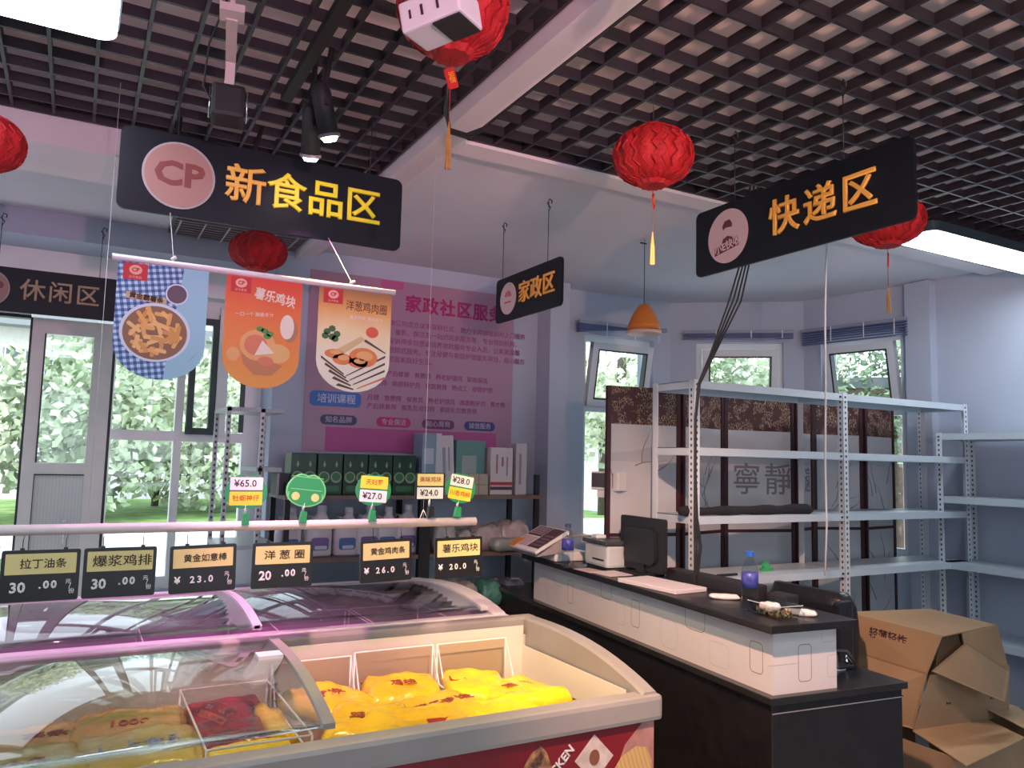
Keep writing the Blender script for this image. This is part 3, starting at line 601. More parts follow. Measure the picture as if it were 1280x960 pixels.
flat('nugget_core', circ(0.032, 18, -0.018, -0.195, 0.030), mat('nugget_pink', (0.72, 0.20, 0.10), 0.5), t, Z(4), 0.0003)
flat('potato_wedge', [(-.02, -.225), (.035, -.215), (.0, -.18)], CRM, t, Z(5), 0.0003)
flat('nugget_core', circ(0.022, 18, 0.012, -0.240, 0.014), mat('nugget_pink', (0.72, 0.20, 0.10), 0.5), t, Z(5), 0.0003)
for (a, b_) in ((0.005, -.152), (.02, -.16), (-.008, -.148), (.013, -.168)): flat('herb_leaf', circ(0.011, 8, a, b_, 0.008), mat('herb_green', (0.06, 0.30, 0.04), 0.5), t, Z(6), 0.0003)
flat('sauce_dish', circ(0.018, 14, -0.078, -0.225, 0.02), mat('nugget_gold', (0.82, 0.40, 0.14), 0.5), t, Z(1), 0.0003)
def cream(nt, v):
    s = sep(nt, v); n = nt.nodes.new('ShaderNodeTexNoise'); n.inputs['Scale'].default_value = 10; nt.links.new(v, n.inputs['Vector'])
    return ramp(nt, mth(nt, 'ADD', mth(nt, 'MULTIPLY', s[2], -3.1), mth(nt, 'MULTIPLY', n.outputs[0], 0.12)), [(0.05, (.30, .13, .04)), (0.25, (.78, .35, .08)), (0.45, (.88, .70, .38)), (0.75, (.88, .82, .65))])
t = pennant('cream pennant with fried chicken on a striped cloth, rightmost of three', 0.718, 0.228, 0.312, node_mat('cream_print', cream, 0.5))
text('title', '洋葱鸡肉圈', 0.033, mat('print_dark', (0.10, 0.04, 0.02), 0.5), t, FX @ Matrix.Translation((0.035, -0.052, 0.0014)) @ Matrix.Rotation(-.03, 4, 'Z'), 0.0003, 0.0002, sx=0.8)
text('subtitle', '金黄酥脆 美味多汁', 0.013, CRM, t, FX @ Matrix.Translation((0.035, -0.085, 0.0014)), 0.0003)
for i in range(5):
    flat('cloth_stripe', [(-0.10+.012*i, -.215-.02*i), (-.03+.008*i, -.262-.011*i), (-.028+.008*i, -.258-.011*i), (-0.10+.014*i, -.208-.02*i)], mat('print_dark', (0.10, 0.04, 0.02), 0.5), t, Z(1), 0.0003)
for i in range(4):
    flat('cloth_stripe', [(-.025+.012*i, -.268-.012*i), (.10, -.200-.022*i), (.10, -.193-.022*i), (-.02+.012*i, -.262-.012*i)], mat('print_dark', (0.10, 0.04, 0.02), 0.5) if i < 3 else mat('nugget_pink', (0.72, 0.20, 0.10), 0.5), t, Z(1), 0.0003)
flat('tomato', circ(0.020, 16, 0.055, -0.125, 0.017), mat('tomato_red', (0.75, 0.10, 0.04), 0.5), t, Z(1), 0.0003)
flat('bread', [(-.04, -.205), (.0, -.175), (.035, -.15), (.02, -.14), (-.02, -.165), (-.06, -.19)], mat('bread_tan', (0.70, 0.52, 0.25), 0.5), t, Z(1), 0.0003)
for (cx, cy, a, b_) in ((-.06, -.2, .03, .014), (-.035, -.215, .03, .017), (.03, -.205, .045, .03), (.015, -.222, .03, .016)):
    flat('fried_piece', circ(a, 18, cx, cy, b_), mat('fried_orange', (0.78, 0.22, 0.05), 0.5), t, Z(2), 0.0003)
    flat('fried_highlight', circ(a*.6, 18, cx+.004, cy+.005, b_*.5), mat('nugget_gold', (0.82, 0.40, 0.14), 0.5), t, Z(3), 0.0003)
for (a, b_) in ((-.085, -.135), (-.07, -.125), (-.07, -.15), (-.055, -.14), (-.09, -.148), (-.06, -.155)): flat('herb_leaf', circ(0.011, 8, a, b_, 0.010), mat('herb_dark', (0.04, 0.14, 0.03), 0.5), t, Z(3), 0.0003)
flat('fork', [(.03, -.155), (.1, -.188), (.1, -.184), (.035, -.148)], mat('print_dark', (0.10, 0.04, 0.02), 0.5), t, Z(3), 0.0003)

# ---------------------------------------------------------------- price rail, tags and clips (rail at Y = 2.9, z = 1.34)
t = thing('price_rail', 'long white plastic pipe with hanging price tags above the rear freezer', 'rail', (0.5, 2.9, 1.341))
tubeo('pipe', [(-1.1, 0, 0), (0.945, 0, 0)], 0.017, mat('pipe_white', (0.72, 0.62, 0.60), 0.4), t, 14)
for x in (0.715, -0.45): tubeo('hanging_string', [(x, 0, 0.015), (x-0.0, 0.0, 1.5)], 0.0009, STRING, t, 4)
for (a, b) in (((0.70, 0), (0.715, .05)), ((0.735, 0), (0.715, .05))): tubeo('string_loop', [(a[0], 0, 0.012), (b[0], 0, b[1])], 0.002, STRING, t, 5)
TY = mat('tag_yellow', (0.72, 0.60, 0.25), 0.5); TB = mat('tag_black', (0.010, 0.009, 0.009), 0.35); TW = mat('tag_white', (0.75, 0.75, 0.72), 0.5)
def price_tag(label, x, name, big, small, yen, w=0.213, h=0.158, ns=0.030, sxx=1.0, rot=0.0, align='c'):
    t = thing('price_tag', label, 'price tag', (x, 2.885, 1.281), group='price tags on the rail'); t.rotation_euler = (0, rot, 0)
    flat('frame', rrect(w, h, 0.007, cy=-h/2), TB, t, FX @ Matrix.Translation((0, 0, -0.004)), 0.008)
    y = flat('name_card', rrect(w*.9, h*.40, 0.002, 2, cy=-h*.27), TY, t, FX @ Matrix.Translation((0, 0, 0.0042)), 0.0006)
    text('name', name, ns, mat('tag_ink', (0.03, 0.015, 0.01), 0.6), y, FX @ Matrix.Translation((0.006 if align == 'c' else 0.01, -h*.28, 0.0053)), 0.0003, 0.0003, sx=sxx)
    if yen: text('yen_sign', '¥', 0.030, TW, t, FX @ Matrix.Translation((-w*.38, -h*.73, 0.0046)), 0.0003, 0.0012)
    text('price', big, 0.043 if not yen else 0.031, TW, t, FX @ Matrix.Translation((-w*.28 if not yen else -w*.02, -h*.73, 0.0046)), 0.0003, 0.0014 if not yen else 0.0008, spacing=1.0 if not yen else 1.45)
    if small: text('price_cents', small, 0.032, TW, t, FX @ Matrix.Translation((w*.10, -h*.69, 0.0046)), 0.0003, 0.0014, spacing=1.3)
    text('unit', '元', 0.016, TW, t, FX @ Matrix.Translation((w*.36, -h*.64, 0.0046)), 0.0003, 0.0002); text('unit_slash', '/', 0.026, TW, t, FX @ Matrix.Translation((w*.385, -h*.73, 0.0046)), 0.0002); text('unit', '份', 0.017, TW, t, FX @ Matrix.Translation((w*.41, -h*.83, 0.0046)), 0.0003, 0.0002)
    for s in (-.25, .3): boxo('top_clip', (w*s-.006, w*s+.006, -.005, .005, -.002, .006), TB, t); tubeo('wire_hook', [(w*s, 0, 0.004), (w*s, 0.006, 0.03), (w*s+.004, 0.015, 0.048), (w*s, 0.03, .05)], 0.0014, WIREB, t, 5)
price_tag('leftmost price tag 拉丁油条 30.00, cut by the left edge', -0.070, '拉丁油条', '30', '.00', False, ns=0.032)
price_tag('price tag 爆浆鸡排 30.00, second from left', 0.152, '爆浆鸡排', '30', '.00', False, ns=0.038, sxx=1.15)
price_tag('price tag 黄金如意棒 ¥23.0, third from left', 0.405, '黄金如意棒', '23.0', None, True, ns=0.028, rot=-0.02)
price_tag('price tag 洋葱圈 20.00, fourth from left', 0.673, '洋 葱 圈', '20', '.00', False, ns=0.034, sxx=1.2)
price_tag('price tag 黄金鸡肉条 ¥26.0, fifth from left', 1.060, '黄金鸡肉条', '26.0', None, True, w=0.205, ns=0.028, rot=-0.03)
price_tag('rightmost hanging price tag 薯乐鸡块 ¥20.0', 1.365, '薯乐鸡块', '20.0', None, True, w=0.208, ns=0.036, sxx=1.1, rot=-0.02)
TG = mat('clip_green', (0.02, 0.26, 0.08), 0.4); TGL = mat('clip_green_light', (0.15, 0.55, 0.20), 0.4)
def apple(w, h):
    o = []
    for k in range(36):
        a = 2*PI*k/36; r = 1 + 0.06*math.cos(2*a+PI); x = math.cos(a)*w/2*r*(1+0.08*(-math.sin(a)));y = math.sin(a)*h/2*r
        if math.sin(a) > .6: y -= h*.10*math.exp(-(x/(w*.10))**2)
        o.append((x, y))
    return o
def clip(label, x, z, green, price, name, yellow_top=False, rot=0.0, back=False, w=0.155, h=0.118):
    t = thing('clip_price_tag', label, 'price tag', (x, 2.895, z), group='clip price tags standing on the rail'); t.rotation_euler = (0, rot, 0)
    if green: flat('tag_card', apple(w, h), TGL if back else TG, t, FX @ Matrix.Translation((0, 0, -0.002)), 0.004); flat('card_inset', apple(w*.93, h*.92), TG, t, FX @ Matrix.Translation((0, 0, 0.0022)), 0.0004)
    else: flat('tag_card', rrect(w*.82, h*.9, .01), TB, t, FX @ Matrix.Translation((0, 0, -0.002)), 0.004)
    a, b = (0.026, -0.026)
    if not back:
        up_, dn = (TY, TW) if yellow_top else (TW, TY)
        n = flat('price_card', rrect(w*.72, h*.38, .002, 2, cy=(b if yellow_top else a)), TW, t, FX @ Matrix.Translation((0, 0, 0.0027)), 0.0005)
        text('price', '¥'+price, 0.034, TB, n, FX @ Matrix.Translation((-0.004, (b if yellow_top else a), 0.0035)), 0.0002, 0.0004)
        n = flat('name_card', rrect(w*.72, h*.40, .002, 2, cy=(a if yellow_top else b)), mat('clip_yellow', (0.85, 0.62, 0.05) if green else (0.75, 0.60, 0.28), 0.5) if green else TY, t, FX @ Matrix.Translation((0, 0, 0.0027)), 0.0005)
        text('name', name, 0.023, mat('name_ink', (0.35, 0.06, 0.01), 0.5), n, FX @ Matrix.Translation((0, (a if yellow_top else b), 0.0035)), 0.0002, 0.0002)
    else:
        for (cx) in (-.036, .036): flat('round_slot', circ(0.015, 20, cx, -.026), mat('slot_yellow', (0.45, 0.55, 0.20), 0.5), t, FX @ Matrix.Translation((0, 0, 0.0027)), 0.0004)
        for z_ in (0.0, 0.045): flat('ridge', rrect(w*.75, 0.003, .001, 1, cy=z_), TGL, t, FX @ Matrix.Translation((0, 0, 0.0027)), 0.0004)
        for x_ in (-.062, .062): flat('ridge', rrect(0.004, 0.03, .001, 1, cx=x_, cy=-.026), TGL, t, FX @ Matrix.Translation((0, 0, 0.0027)), 0.0004)
    m = TG if green else TB
    tubeo('clip_stem', [(0, 0.002, -h*.42), (0, 0.003, -h*.42-0.03)], 0.005, mat('stem_clear', (0.6, 0.62, 0.6), 0.3), t)
    bm = nb(); prism_bm(bm, [(-.013, -h*.42-.068), (.013, -h*.42-.068), (.009, -h*.42-.028), (-.009, -h*.42-.028)], 0.022, FX @ Matrix.Translation((0, 0, -0.012+.012))); obj('clip', bm, m, t)
clip('green clip price tag ¥65.0 with yellow name strip, leftmost on the pipe', 0.536, 1.463, True, '65.0', '牡蛎神仔')
clip('green clip tag seen from its empty back, second on the pipe', 0.748, 1.468, True, '', '', back=True, rot=0.10)
clip('green clip tag with bright yellow top strip and 27.0, third on the pipe', 1.005, 1.470, True, '27.0', '天妇罗', yellow_top=True, rot=0.06, w=0.15)
clip('black clip tag with yellow strip and 24.0, fourth on the pipe', 1.238, 1.482, False, '24.0', '美味鸡块', yellow_top=True)
clip('green clip tag ¥28.0 tilted clockwise, rightmost on the pipe', 1.372, 1.478, True, '28.0', '川香鸡柳', rot=0.16, w=0.14)
# ---------------------------------------------------------------- chest freezers
LID = glassmat('lid_glass', (0.90, 0.92, 0.90), 1.5, 0.03)
def freezer(label, x0, x1, y0, y1, zf, zb, hump, cx, mrail, mback, mliner, mbody, arch_w=0.05):
    """y0 front, y1 back; the top runs from zf at the front to zb at the back, end caps arch above it"""
    t = thing('chest_freezer', label, 'freezer', (x0, y0, 0)); X = x1-x0; D = y1-y0; r = 0.06
    def top(s): return zf + (zb-zf)*s
    def arch(s): return top(s) + 0.008 + hump*math.sin(PI*min(1, max(0, s))**0.85)
    # body: four insulated walls and a floor, leaving the tub open
    bm = nb(); wt = 0.075; zt = 0.06
    box_bm(bm, 0.01, X-0.01, 0.01, wt, 0.08, zf-zt); box_bm(bm, 0.01, X-0.01, D-wt, D-0.01, 0.08, zb-zt)
    box_bm(bm, 0.01, wt, wt, D-wt, 0.08, zf-zt); box_bm(bm, X-wt, X-0.01, wt, D-wt, 0.08, zf-zt); box_bm(bm, 0.01, X-0.01, wt, D-wt, 0.08, 0.40)
    obj('body', bm, mbody, t)
    bm = nb(); box_bm(bm, 0.03, X-0.03, 0.04, D-0.04, 0, 0.08); obj('plinth', bm, BLACKM, t)
    bm = nb(); e = 0.004
    box_bm(bm, wt, X-wt, wt, wt+e, 0.40, zf-0.02); box_bm(bm, wt, X-wt, D-wt-e, D-wt, 0.40, zb-0.02)
    box_bm(bm, wt, wt+e, wt, D-wt, 0.40, zf-0.0); box_bm(bm, X-wt-e, X-wt, wt, D-wt, 0.40, zf-0.0); box_bm(bm, wt, X-wt, wt, D-wt, 0.40, 0.41)
    obj('liner', bm, mliner, t)
    bm = nb(); box_bm(bm, -0.012, X+0.012, -0.018, r, zf-0.085, zf, 0.016); obj('front_rail', bm, mrail, t)
    bm = nb(); box_bm(bm, -0.0, X, D-r, D, zb-0.06, zb+0.012, 0.012); obj('back_rail', bm, mback, t)
    def cap(a, b, name, m, lift=0.0):
        bm = nb(); n = 16; A = []
        for i in range(n+1):
            s = i/n; y = s*D; zt_ = arch(s)+lift; zl = zf-0.07
            A.append([bm.verts.new(p) for p in ((a, y, zl), (b, y, zl), (b, y, zt_-0.010), (b-0.008, y, zt_), (a+0.008, y, zt_), (a, y, zt_-0.010))])
        for p, q in zip(A, A[1:]):
            for k in range(6): bm.faces.new((p[k], p[(k+1) % 6], q[(k+1) % 6], q[k]))
        bm.faces.new(A[0]); bm.faces.new(A[-1][::-1]); return obj(name, bm, m, t)
    cap(X-0.062, X, 'end_cap', mrail); cap(0, 0.062, 'end_cap', mrail)
    return t, top, arch, X, D
def lid(t, arch, a, b, s0, s1, m, name='glass_lid', dz=0.0, D=1):
    bm = nb(); n = 14; A = []
    for i in range(n+1):
        s = s0+(s1-s0)*i/n; z = arch(s)-0.012+dz
        A.append([bm.verts.new(p) for p in ((a, s*D, z), (b, s*D, z), (b, s*D, z+0.004), (a, s*D, z+0.004))])
    for p, q in zip(A, A[1:]):
        for k in range(4): bm.faces.new((p[k], p[(k+1) % 4], q[(k+1) % 4], q[k]))
    bm.faces.new(A[0]); bm.faces.new(A[-1][::-1]); g = obj(name, bm, LID, t, True)
    for (xa, xb) in ((a-0.004, a+0.016), (b-0.030, b+0.004)):
        bm = nb(); A = []
        for i in range(n+1):
            s = s0+(s1-s0)*i/n; z = arch(s)-0.016+dz
            A.append([bm.verts.new(p) for p in ((xa, s*D, z), (xb, s*D, z), (xb, s*D, z+0.016), (xa, s*D, z+0.016))])
        for p, q in zip(A, A[1:]):
            for k in range(4): bm.faces.new((p[k], p[(k+1) % 4], q[(k+1) % 4], q[k]))
        bm.faces.new(A[0]); bm.faces.new(A[-1][::-1]); obj('lid_edge', bm, m, g, False)
    return g
REDG = mat('graphic_red', (0.20, 0.008, 0.014), 0.4, var=0.1, scale=3)
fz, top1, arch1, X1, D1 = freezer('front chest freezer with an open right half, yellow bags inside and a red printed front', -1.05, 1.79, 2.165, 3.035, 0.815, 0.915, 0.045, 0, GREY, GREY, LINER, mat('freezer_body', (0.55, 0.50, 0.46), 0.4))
g = lid(fz, arch1, 0.02, 0.85, 0.07, 0.93, GREY, D=D1); g = lid(fz, arch1, 0.83, 1.735, 0.07, 0.93, GREY, dz=0.006, D=D1)
bm = nb(); box_bm(bm, 1.62, 1.70, 0.62*D1, 0.66*D1+.03, 0, 0.02); 
M = Matrix.Translation((0, 0, arch1(.6)+0.0)); bm.transform(M @ Matrix.Translation((0, 0, -.01))); obj('lid_handle', bm, WHITE, g)
# printed front
fp = boxo('front_graphic', (0.02, X1-0.012, 0.002, 0.0098, 0.10, 0.735), REDG, fz)
flat('pale_panel', [(X1-.175, .30), (X1-.014, .30), (X1-.014, .733), (X1-.058, .733), (X1-.135, .665), (X1-.20, .52)], mat('graphic_pale', (0.42, 0.20, 0.17), 0.45, var=0.3, scale=12), fp, at(FX, 0, 0.001, 0), 0.001)
flat('cone_print', [(X1-.24, .42), (X1-.02, .42), (X1-.025, .60), (X1-.045, .645), (X1-.09, .655), (X1-.15, .63), (X1-.20, .57)], node_mat('cone_weave', lambda nt, v: ramp(nt, mth(nt, 'FRACT', mth(nt, 'MULTIPLY', mth(nt, 'ADD', sep(nt, v)[0], mth(nt, 'MULTIPLY', sep(nt, v)[2], 0.35)), 60)), [(0, (.40, .22, .08)), (0.3, (.62, .40, .15)), (1, (.55, .34, .12))]), 0.5), fp, at(FX, 0, -0.0005, 0), 0.001)
flat('paper_print', [(X1-.334, .644), (X1-.257, .567), (X1-.182, .640), (X1-.259, .717)], mat('graphic_paper', (0.62, 0.50, 0.44), 0.5, var=0.2, scale=30), fp, at(FX, 0, 0.0005, 0), 0.001)
flat('paper_logo', circ(0.020, 18, X1-.258, .645, .025), mat('graphic_brown', (0.22, 0.08, 0.04), 0.5), fp, at(FX, 0, -0.001, 0), 0.001)
text('printed_word', 'CHICKEN', 0.040, mat('graphic_white', (0.72, 0.66, 0.64), 0.5), fp, at(FX, X1-.342, 0.0, .690) @ Matrix.Rotation(0.76, 4, 'Z'), 0.0005, 0.0012, 'RIGHT')
flat('food_print', [(X1-.53, .56), (X1-.42, .56), (X1-.415, .63), (X1-.44, .69), (X1-.464, .712), (X1-.50, .69), (X1-.53, .64)], mat('food_print', (0.60, 0.30, 0.12), 0.5, col2=(0.05, 0.02, 0.02), scale=28), fp, at(FX, 0, 0.0005, 0), 0.001)
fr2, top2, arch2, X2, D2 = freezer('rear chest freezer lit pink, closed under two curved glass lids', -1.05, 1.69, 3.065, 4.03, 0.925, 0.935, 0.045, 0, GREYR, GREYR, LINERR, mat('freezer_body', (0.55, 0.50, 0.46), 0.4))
lid(fr2, arch2, 0.05, 1.71, 0.06, 0.94, GREYR, D=D2); lid(fr2, arch2, 1.69, X2-0.065, 0.06, 0.94, GREYR, dz=0.004, D=D2)

# wire baskets
def basket(label, x0, x1, y0, y1, z0, z1, grp, wire=WIREW, bars=True):
    t = thing('wire_basket', label, 'basket', (x0, y0, z0), group=grp); X = x1-x0; D = y1-y0; H = z1-z0; r = 0.0035
    hs = H*0.42 if bars else H
    bm = nb(); tube_bm(bm, [(X/2, 0, hs), (X, 0, hs), (X, D-.07, hs), (X, D, H), (0, D, H), (0, D-.07, hs), (0, 0, hs), (X/2, 0, hs)] if bars else [(0, 0, H), (X, 0, H), (X, D, H), (0, D, H), (0, 0, H)], r, 6); obj('rim_wire', bm, wire, t)
    bm = nb(); tube_bm(bm, [(0, 0, 0), (X, 0, 0), (X, D, 0), (0, D, 0), (0, 0, 0)], r, 6); obj('base_wire', bm, wire, t)
    for (x, y) in ((0, 0), (X, 0), (X, D), (0, D)): tubeo('corner_wire', [(x, y, 0), (x, y, H if y > 0 else hs)], r, wire, t, 6)
    if bars:
        bm = nb(); n = int(X/0.02)
        for i in range(1, n): tube_bm(bm, [(X*i/n, D, 0), (X*i/n, D, H*0.30)], 0.0012, 3, False)
        n2 = int(D/0.02)
        for i in range(1, n2): tube_bm(bm, [(X, D*i/n2, 0), (X, D*i/n2, H*0.30)], 0.0012, 3, False)
        for i in range(1, n2): tube_bm(bm, [(0, D*i/n2, 0), (0, D*i/n2, H*0.30)], 0.0012, 3, False)
        tube_bm(bm, [(0, D, H*.3), (X, D, H*.3), (X, 0, H*.3)], 0.0016, 3, False)
        obj('side_wires', bm, wire, t)['kind'] = 'stuff'
        flat('back_panel', [(0, H*.3), (X, H*.3), (X, H), (0, H)], glassmat('basket_film', (0.86, 0.80, 0.72), 1.3, 0.4), t, at(FX, 0, D, 0), 0.001)
    return t
G = 'wire baskets in the front freezer'
basket('white wire basket against the right baskets divider, holding the rightmost yellow bags', 1.295, 1.60, 2.34, 2.90, 0.635, 0.865, G)
basket('middle white wire basket with yellow bags in the open freezer', 0.960, 1.275, 2.34, 2.90, 0.635, 0.865, G)
basket('white wire basket next to the lid edge, holding the left yellow bags', 0.66, 0.945, 2.34, 2.90, 0.635, 0.855, G)
G = 'wire dividers in the rear freezer'
basket('wire basket under the right glass lid of the rear freezer, left one', 0.80, 1.20, 3.25, 3.80, 0.66, 0.85, G, mat('pink_lit_wire', (0.6, 0.42, 0.58), 0.4), False)  # basket wire coloured pink for the light on it
basket('wire basket under the right glass lid of the rear freezer, right one', 1.22, 1.58, 3.25, 3.80, 0.66, 0.85, G, mat('pink_lit_wire', (0.6, 0.42, 0.58), 0.4), False)
basket('wire basket under the left glass lid of the rear freezer', 0.28, 0.66, 3.25, 3.80, 0.66, 0.85, G, mat('pink_lit_wire', (0.6, 0.42, 0.58), 0.4), False)
basket('wire basket around the red bags under the left lid of the front freezer', 0.36, 0.645, 2.30, 2.90, 0.60, 0.80, 'wire baskets in the front freezer', WIREW, False)

# bags
def bag(label, x, y, z, w, d, h, m, rz=0, tx=0, ty=0, seed=0, group=None, mark=None, mm=None, lbl=None):
    rnd = random.Random(seed); n = 12; bm = nb()
    def P(i, j, s):
        u = -1+2*i/n; v = -1+2*j/n; e = max(0, (1-u**8))*max(0, (1-v**8))
        zz = s*h/2*e**0.5*(1+0.18*math.sin(u*5+seed)*math.sin(v*4+seed*2)) + 0.05*h*rnd.uniform(-1, 1)*e
        pin = 1-0.06*e
        return (u*w/2*(1+.02*math.sin(v*9+seed)), v*d/2*(1+.02*math.sin(u*8+seed)), zz + h/2)
    T = [[bm.verts.new(P(i, j, 1)) for j in range(n+1)] for i in range(n+1)]
    B = [[T[i][j] if i in (0, n) or j in (0, n) else bm.verts.new(P(i, j, -1)) for j in range(n+1)] for i in range(n+1)]
    for i in range(n):
        for j in range(n):
            bm.faces.new((T[i][j], T[i+1][j], T[i+1][j+1], T[i][j+1])); bm.faces.new((B[i][j], B[i][j+1], B[i+1][j+1], B[i+1][j]))
    t = thing('food_bag', label, 'food bag', (x, y, z), rz, group); t.rotation_euler = (tx, ty, rz)
    o = obj('pouch', bm, m, t, True)
    if mark: text('printed_mark', mark, min(w, d)*0.20, mm or INK, t, Matrix.Translation((0, 0, h*1.03)) , 0.0005, 0.001)
    if lbl:
        c = Matrix.Translation((lbl[0]*w, lbl[1]*d, h*0.98)); flat('price_label', rrect(w*.26, d*.16, .002, 1), mat('label_red', (0.45, 0.03, 0.02), 0.5), t, c, 0.001)
    return t
YB = mat('bag_yellow', (0.88, 0.58, 0.02), 0.25, col2=(0.85, 0.45, 0.02), scale=9, bump=0.5, bscale=26)
YBR = mat('bag_yellow_bright', (0.90, 0.72, 0.02), 0.22, col2=(0.88, 0.58, 0.02), scale=9, bump=0.5, bscale=26)
OB = mat('bag_ochre', (0.52, 0.40, 0.10), 0.25, col2=(0.46, 0.30, 0.08), scale=8, bump=0.6, bscale=22)
RB = mat('bag_red', (0.34, 0.03, 0.04), 0.25, col2=(0.12, 0.04, 0.05), scale=16, bump=0.6, bscale=24)
PB = mat('bag_pinkred', (0.60, 0.02, 0.06), 0.3, col2=(0.25, 0.02, 0.05), scale=12, bump=0.5)
MK = mat('mark_brown', (0.30, 0.05, 0.02), 0.5); MG = mat('mark_grey', (0.25, 0.24, 0.34), 0.5)
g1 = 'yellow bags in the open right half of the freezer'
bag('bright yellow bag nearest the white end wall of the open freezer', 1.49, 2.60, 0.69, .28, .36, .075, YBR, .12, -.06, 0, 1, g1, '鸡块', MK)
bag('bright yellow bag in the right basket, beside the divider', 1.38, 2.73, 0.70, .24, .30, .07, YBR, -.3, .06, .05, 2, g1, lbl=(-.3, .0))
bag('yellow bag in the middle basket, front one', 1.16, 2.52, 0.69, .30, .32, .075, YB, .3, 0, 0, 3, g1, '薯乐鸡块', MK)
bag('yellow bag in the middle basket, rear one', 1.10, 2.76, 0.70, .28, .24, .08, YB, -.2, .12, 0, 4, g1, '鸡块', MK)
bag('yellow bag with a red sticker at the front rim of the open freezer', 1.04, 2.40, 0.715, .30, .22, .06, YB, -.1, .08, 0, 5, g1, lbl=(.1, -.2))
bag('yellow bag in the left basket next to the lid edge', 0.82, 2.74, 0.70, .26, .28, .08, YB, .5, .1, .05, 6, g1, '鸡块', MK)
bag('yellow bag in the left basket, near the front rim', 0.86, 2.46, 0.70, .26, .30, .08, YB, -.4, .06, 0, 7, g1, '鸡柳', MK)
bag('yellow bag at the front rim right of the divider in the open freezer', 1.34, 2.42, 0.70, .28, .24, .06, YBR, .2, .06, 0, 70, g1)
g2 = 'ochre bags under the left glass lid'
bag('ochre bag under the left lid, at the photo’s left edge, rear', -0.02, 2.80, 0.66, .36, .30, .08, OB, .1, 0, 0, 8, g2, '薯条', MK)
bag('ochre bag under the left lid leaning against the lid edge, rear', 0.20, 2.76, 0.68, .34, .30, .08, OB, -.1, .1, 0, 9, g2, '1000', MK)
bag('ochre bag under the left lid, front right', 0.22, 2.52, 0.69, .34, .30, .08, OB, .05, .1, 0, 10, g2, '正大食品', MG)
bag('ochre bag under the left lid, front left', -0.06, 2.48, 0.69, .32, .30, .08, OB, .2, .1, 0, 11, g2, '油条', MK)
bag('ochre bag under the left lid, nearest the front rim', 0.12, 2.34, 0.68, .36, .22, .06, OB, .0, .1, 0, 12, g2)
bag('ochre bag far left under the lid, cut by the photo edge', -0.30, 2.60, 0.66, .30, .40, .09, OB, .0, 0, 0, 13, g2)
g3 = 'red bags under the left glass lid'
bag('dark red bag right of the ochre bags, rear', 0.50, 2.82, 0.68, .26, .20, .07, RB, .1, .2, 0, 14, g3)
bag('dark red bag right of the ochre bags, middle', 0.47, 2.66, 0.67, .26, .20, .07, RB, -.1, .1, 0, 15, g3)
bag('dark red bag right of the ochre bags, under the yellow bag', 0.50, 2.48, 0.64, .26, .26, .07, RB, .05, 0, 0, 16, g3)
bag('single yellow bag in front of the dark red bags', 0.50, 2.37, 0.70, .25, .17, .06, mat('bag_mustard', (0.70, 0.48, 0.03), 0.25, bump=.4), .05, .1, 0, 17)
bag('yellow bag standing against the centre lid edge beside the red bags', 0.615, 2.66, 0.70, .10, .26, .05, YB, .1, .1, .5, 18)
g4 = 'pink-lit red bags in the rear freezer'
for i, (x, y, w_, d_) in enumerate(((0.38, 3.40, .16, .2), (0.50, 3.36, .14, .18), (0.88, 3.38, .18, .2), (1.05, 3.45, .16, .2), (1.32, 3.42, .2, .2), (1.46, 3.38, .16, .18))):
    bag(['red bag, leftmost, under the left lid of the rear freezer', 'second red bag under the left lid of the rear freezer', 'red bag by the centre arch under the right lid of the rear freezer', 'red bag in the left wire basket under the right rear lid', 'red bag in the right basket of the rear freezer, left one', 'red bag in the right basket of the rear freezer, right one'][i], x, y, 0.67, w_, d_, .06, PB, .3*i, .1, 0, 30+i, g4)
bag('dark package under the left rear lid, against the centre arch', 0.58, 3.55, .68, .14, .22, .10, mat('bag_dark', (.08, .05, .08), .3), .1, .2, 0, 50)
for i in range(2):
    bag(['pale bag lying deep under the left lid of the rear freezer, left one', 'pale bag lying deep under the left lid of the rear freezer, right one'][i], -0.15+.3*i, 3.4, .60, .26, .3, .07, mat('bag_pale', (.5, .42, .42), .3), 0, 0, 0, 60+i, 'pale bags in the rear freezer')

# ---------------------------------------------------------------- poster on the wall
POSM = mat('poster_pink', (0.40, 0.23, 0.33), 0.35, var=0.05, scale=1); MAG = mat('poster_magenta', (0.42, 0.02, 0.16), 0.5); PTX = mat('poster_text', (0.32, 0.08, 0.24), 0.5)
t = thing('wall_poster', 'large pink wall poster with magenta heading and rows of small text', 'poster', (1.95, 4.835, 2.2))
flat('sheet', [(-.74, -.58), (.72, -.58), (.72, .55), (-.74, .55)], POSM, t, at(FX, 0, 0, 0), 0.003)
boxo('lower_band', (-0.60, 0.60, -0.0045, -0.003, -0.58, -0.43), mat('poster_band', (0.44, 0.08, 0.26), 0.5), t)
text('heading', '家政社区服务', 0.118, MAG, t, at(FX, 0.265, -0.004, 0.40), 0.0008, 0.0035, spacing=1.12)
flat('heading_mark', rrect(.16, .05, .01, 2), mat('poster_rose', (0.50, 0.10, 0.28), 0.5), t, at(FX, -.20, -.0035, .52), .0006)
rows = [(.265, '本家政公司成立以来深耕社区，致力于月嫂培训与上门服务'), (.205, '育儿、催乳、保洁及一站式居家服务等，专业培训机构，'), (.145, '由资深讲师亲自授课培养家政服务专业人员，让家更温馨'), (.085, '全程跟踪式服务，专注母婴与家庭护理服务项目，用心服务'), (.025, '共建和谐家庭好生活。')]
for (z, s) in rows: text('text_row', s, 0.043, PTX, t, at(FX, -0.30, -0.004, z), 0.0004, 0.0004, 'LEFT', 1)
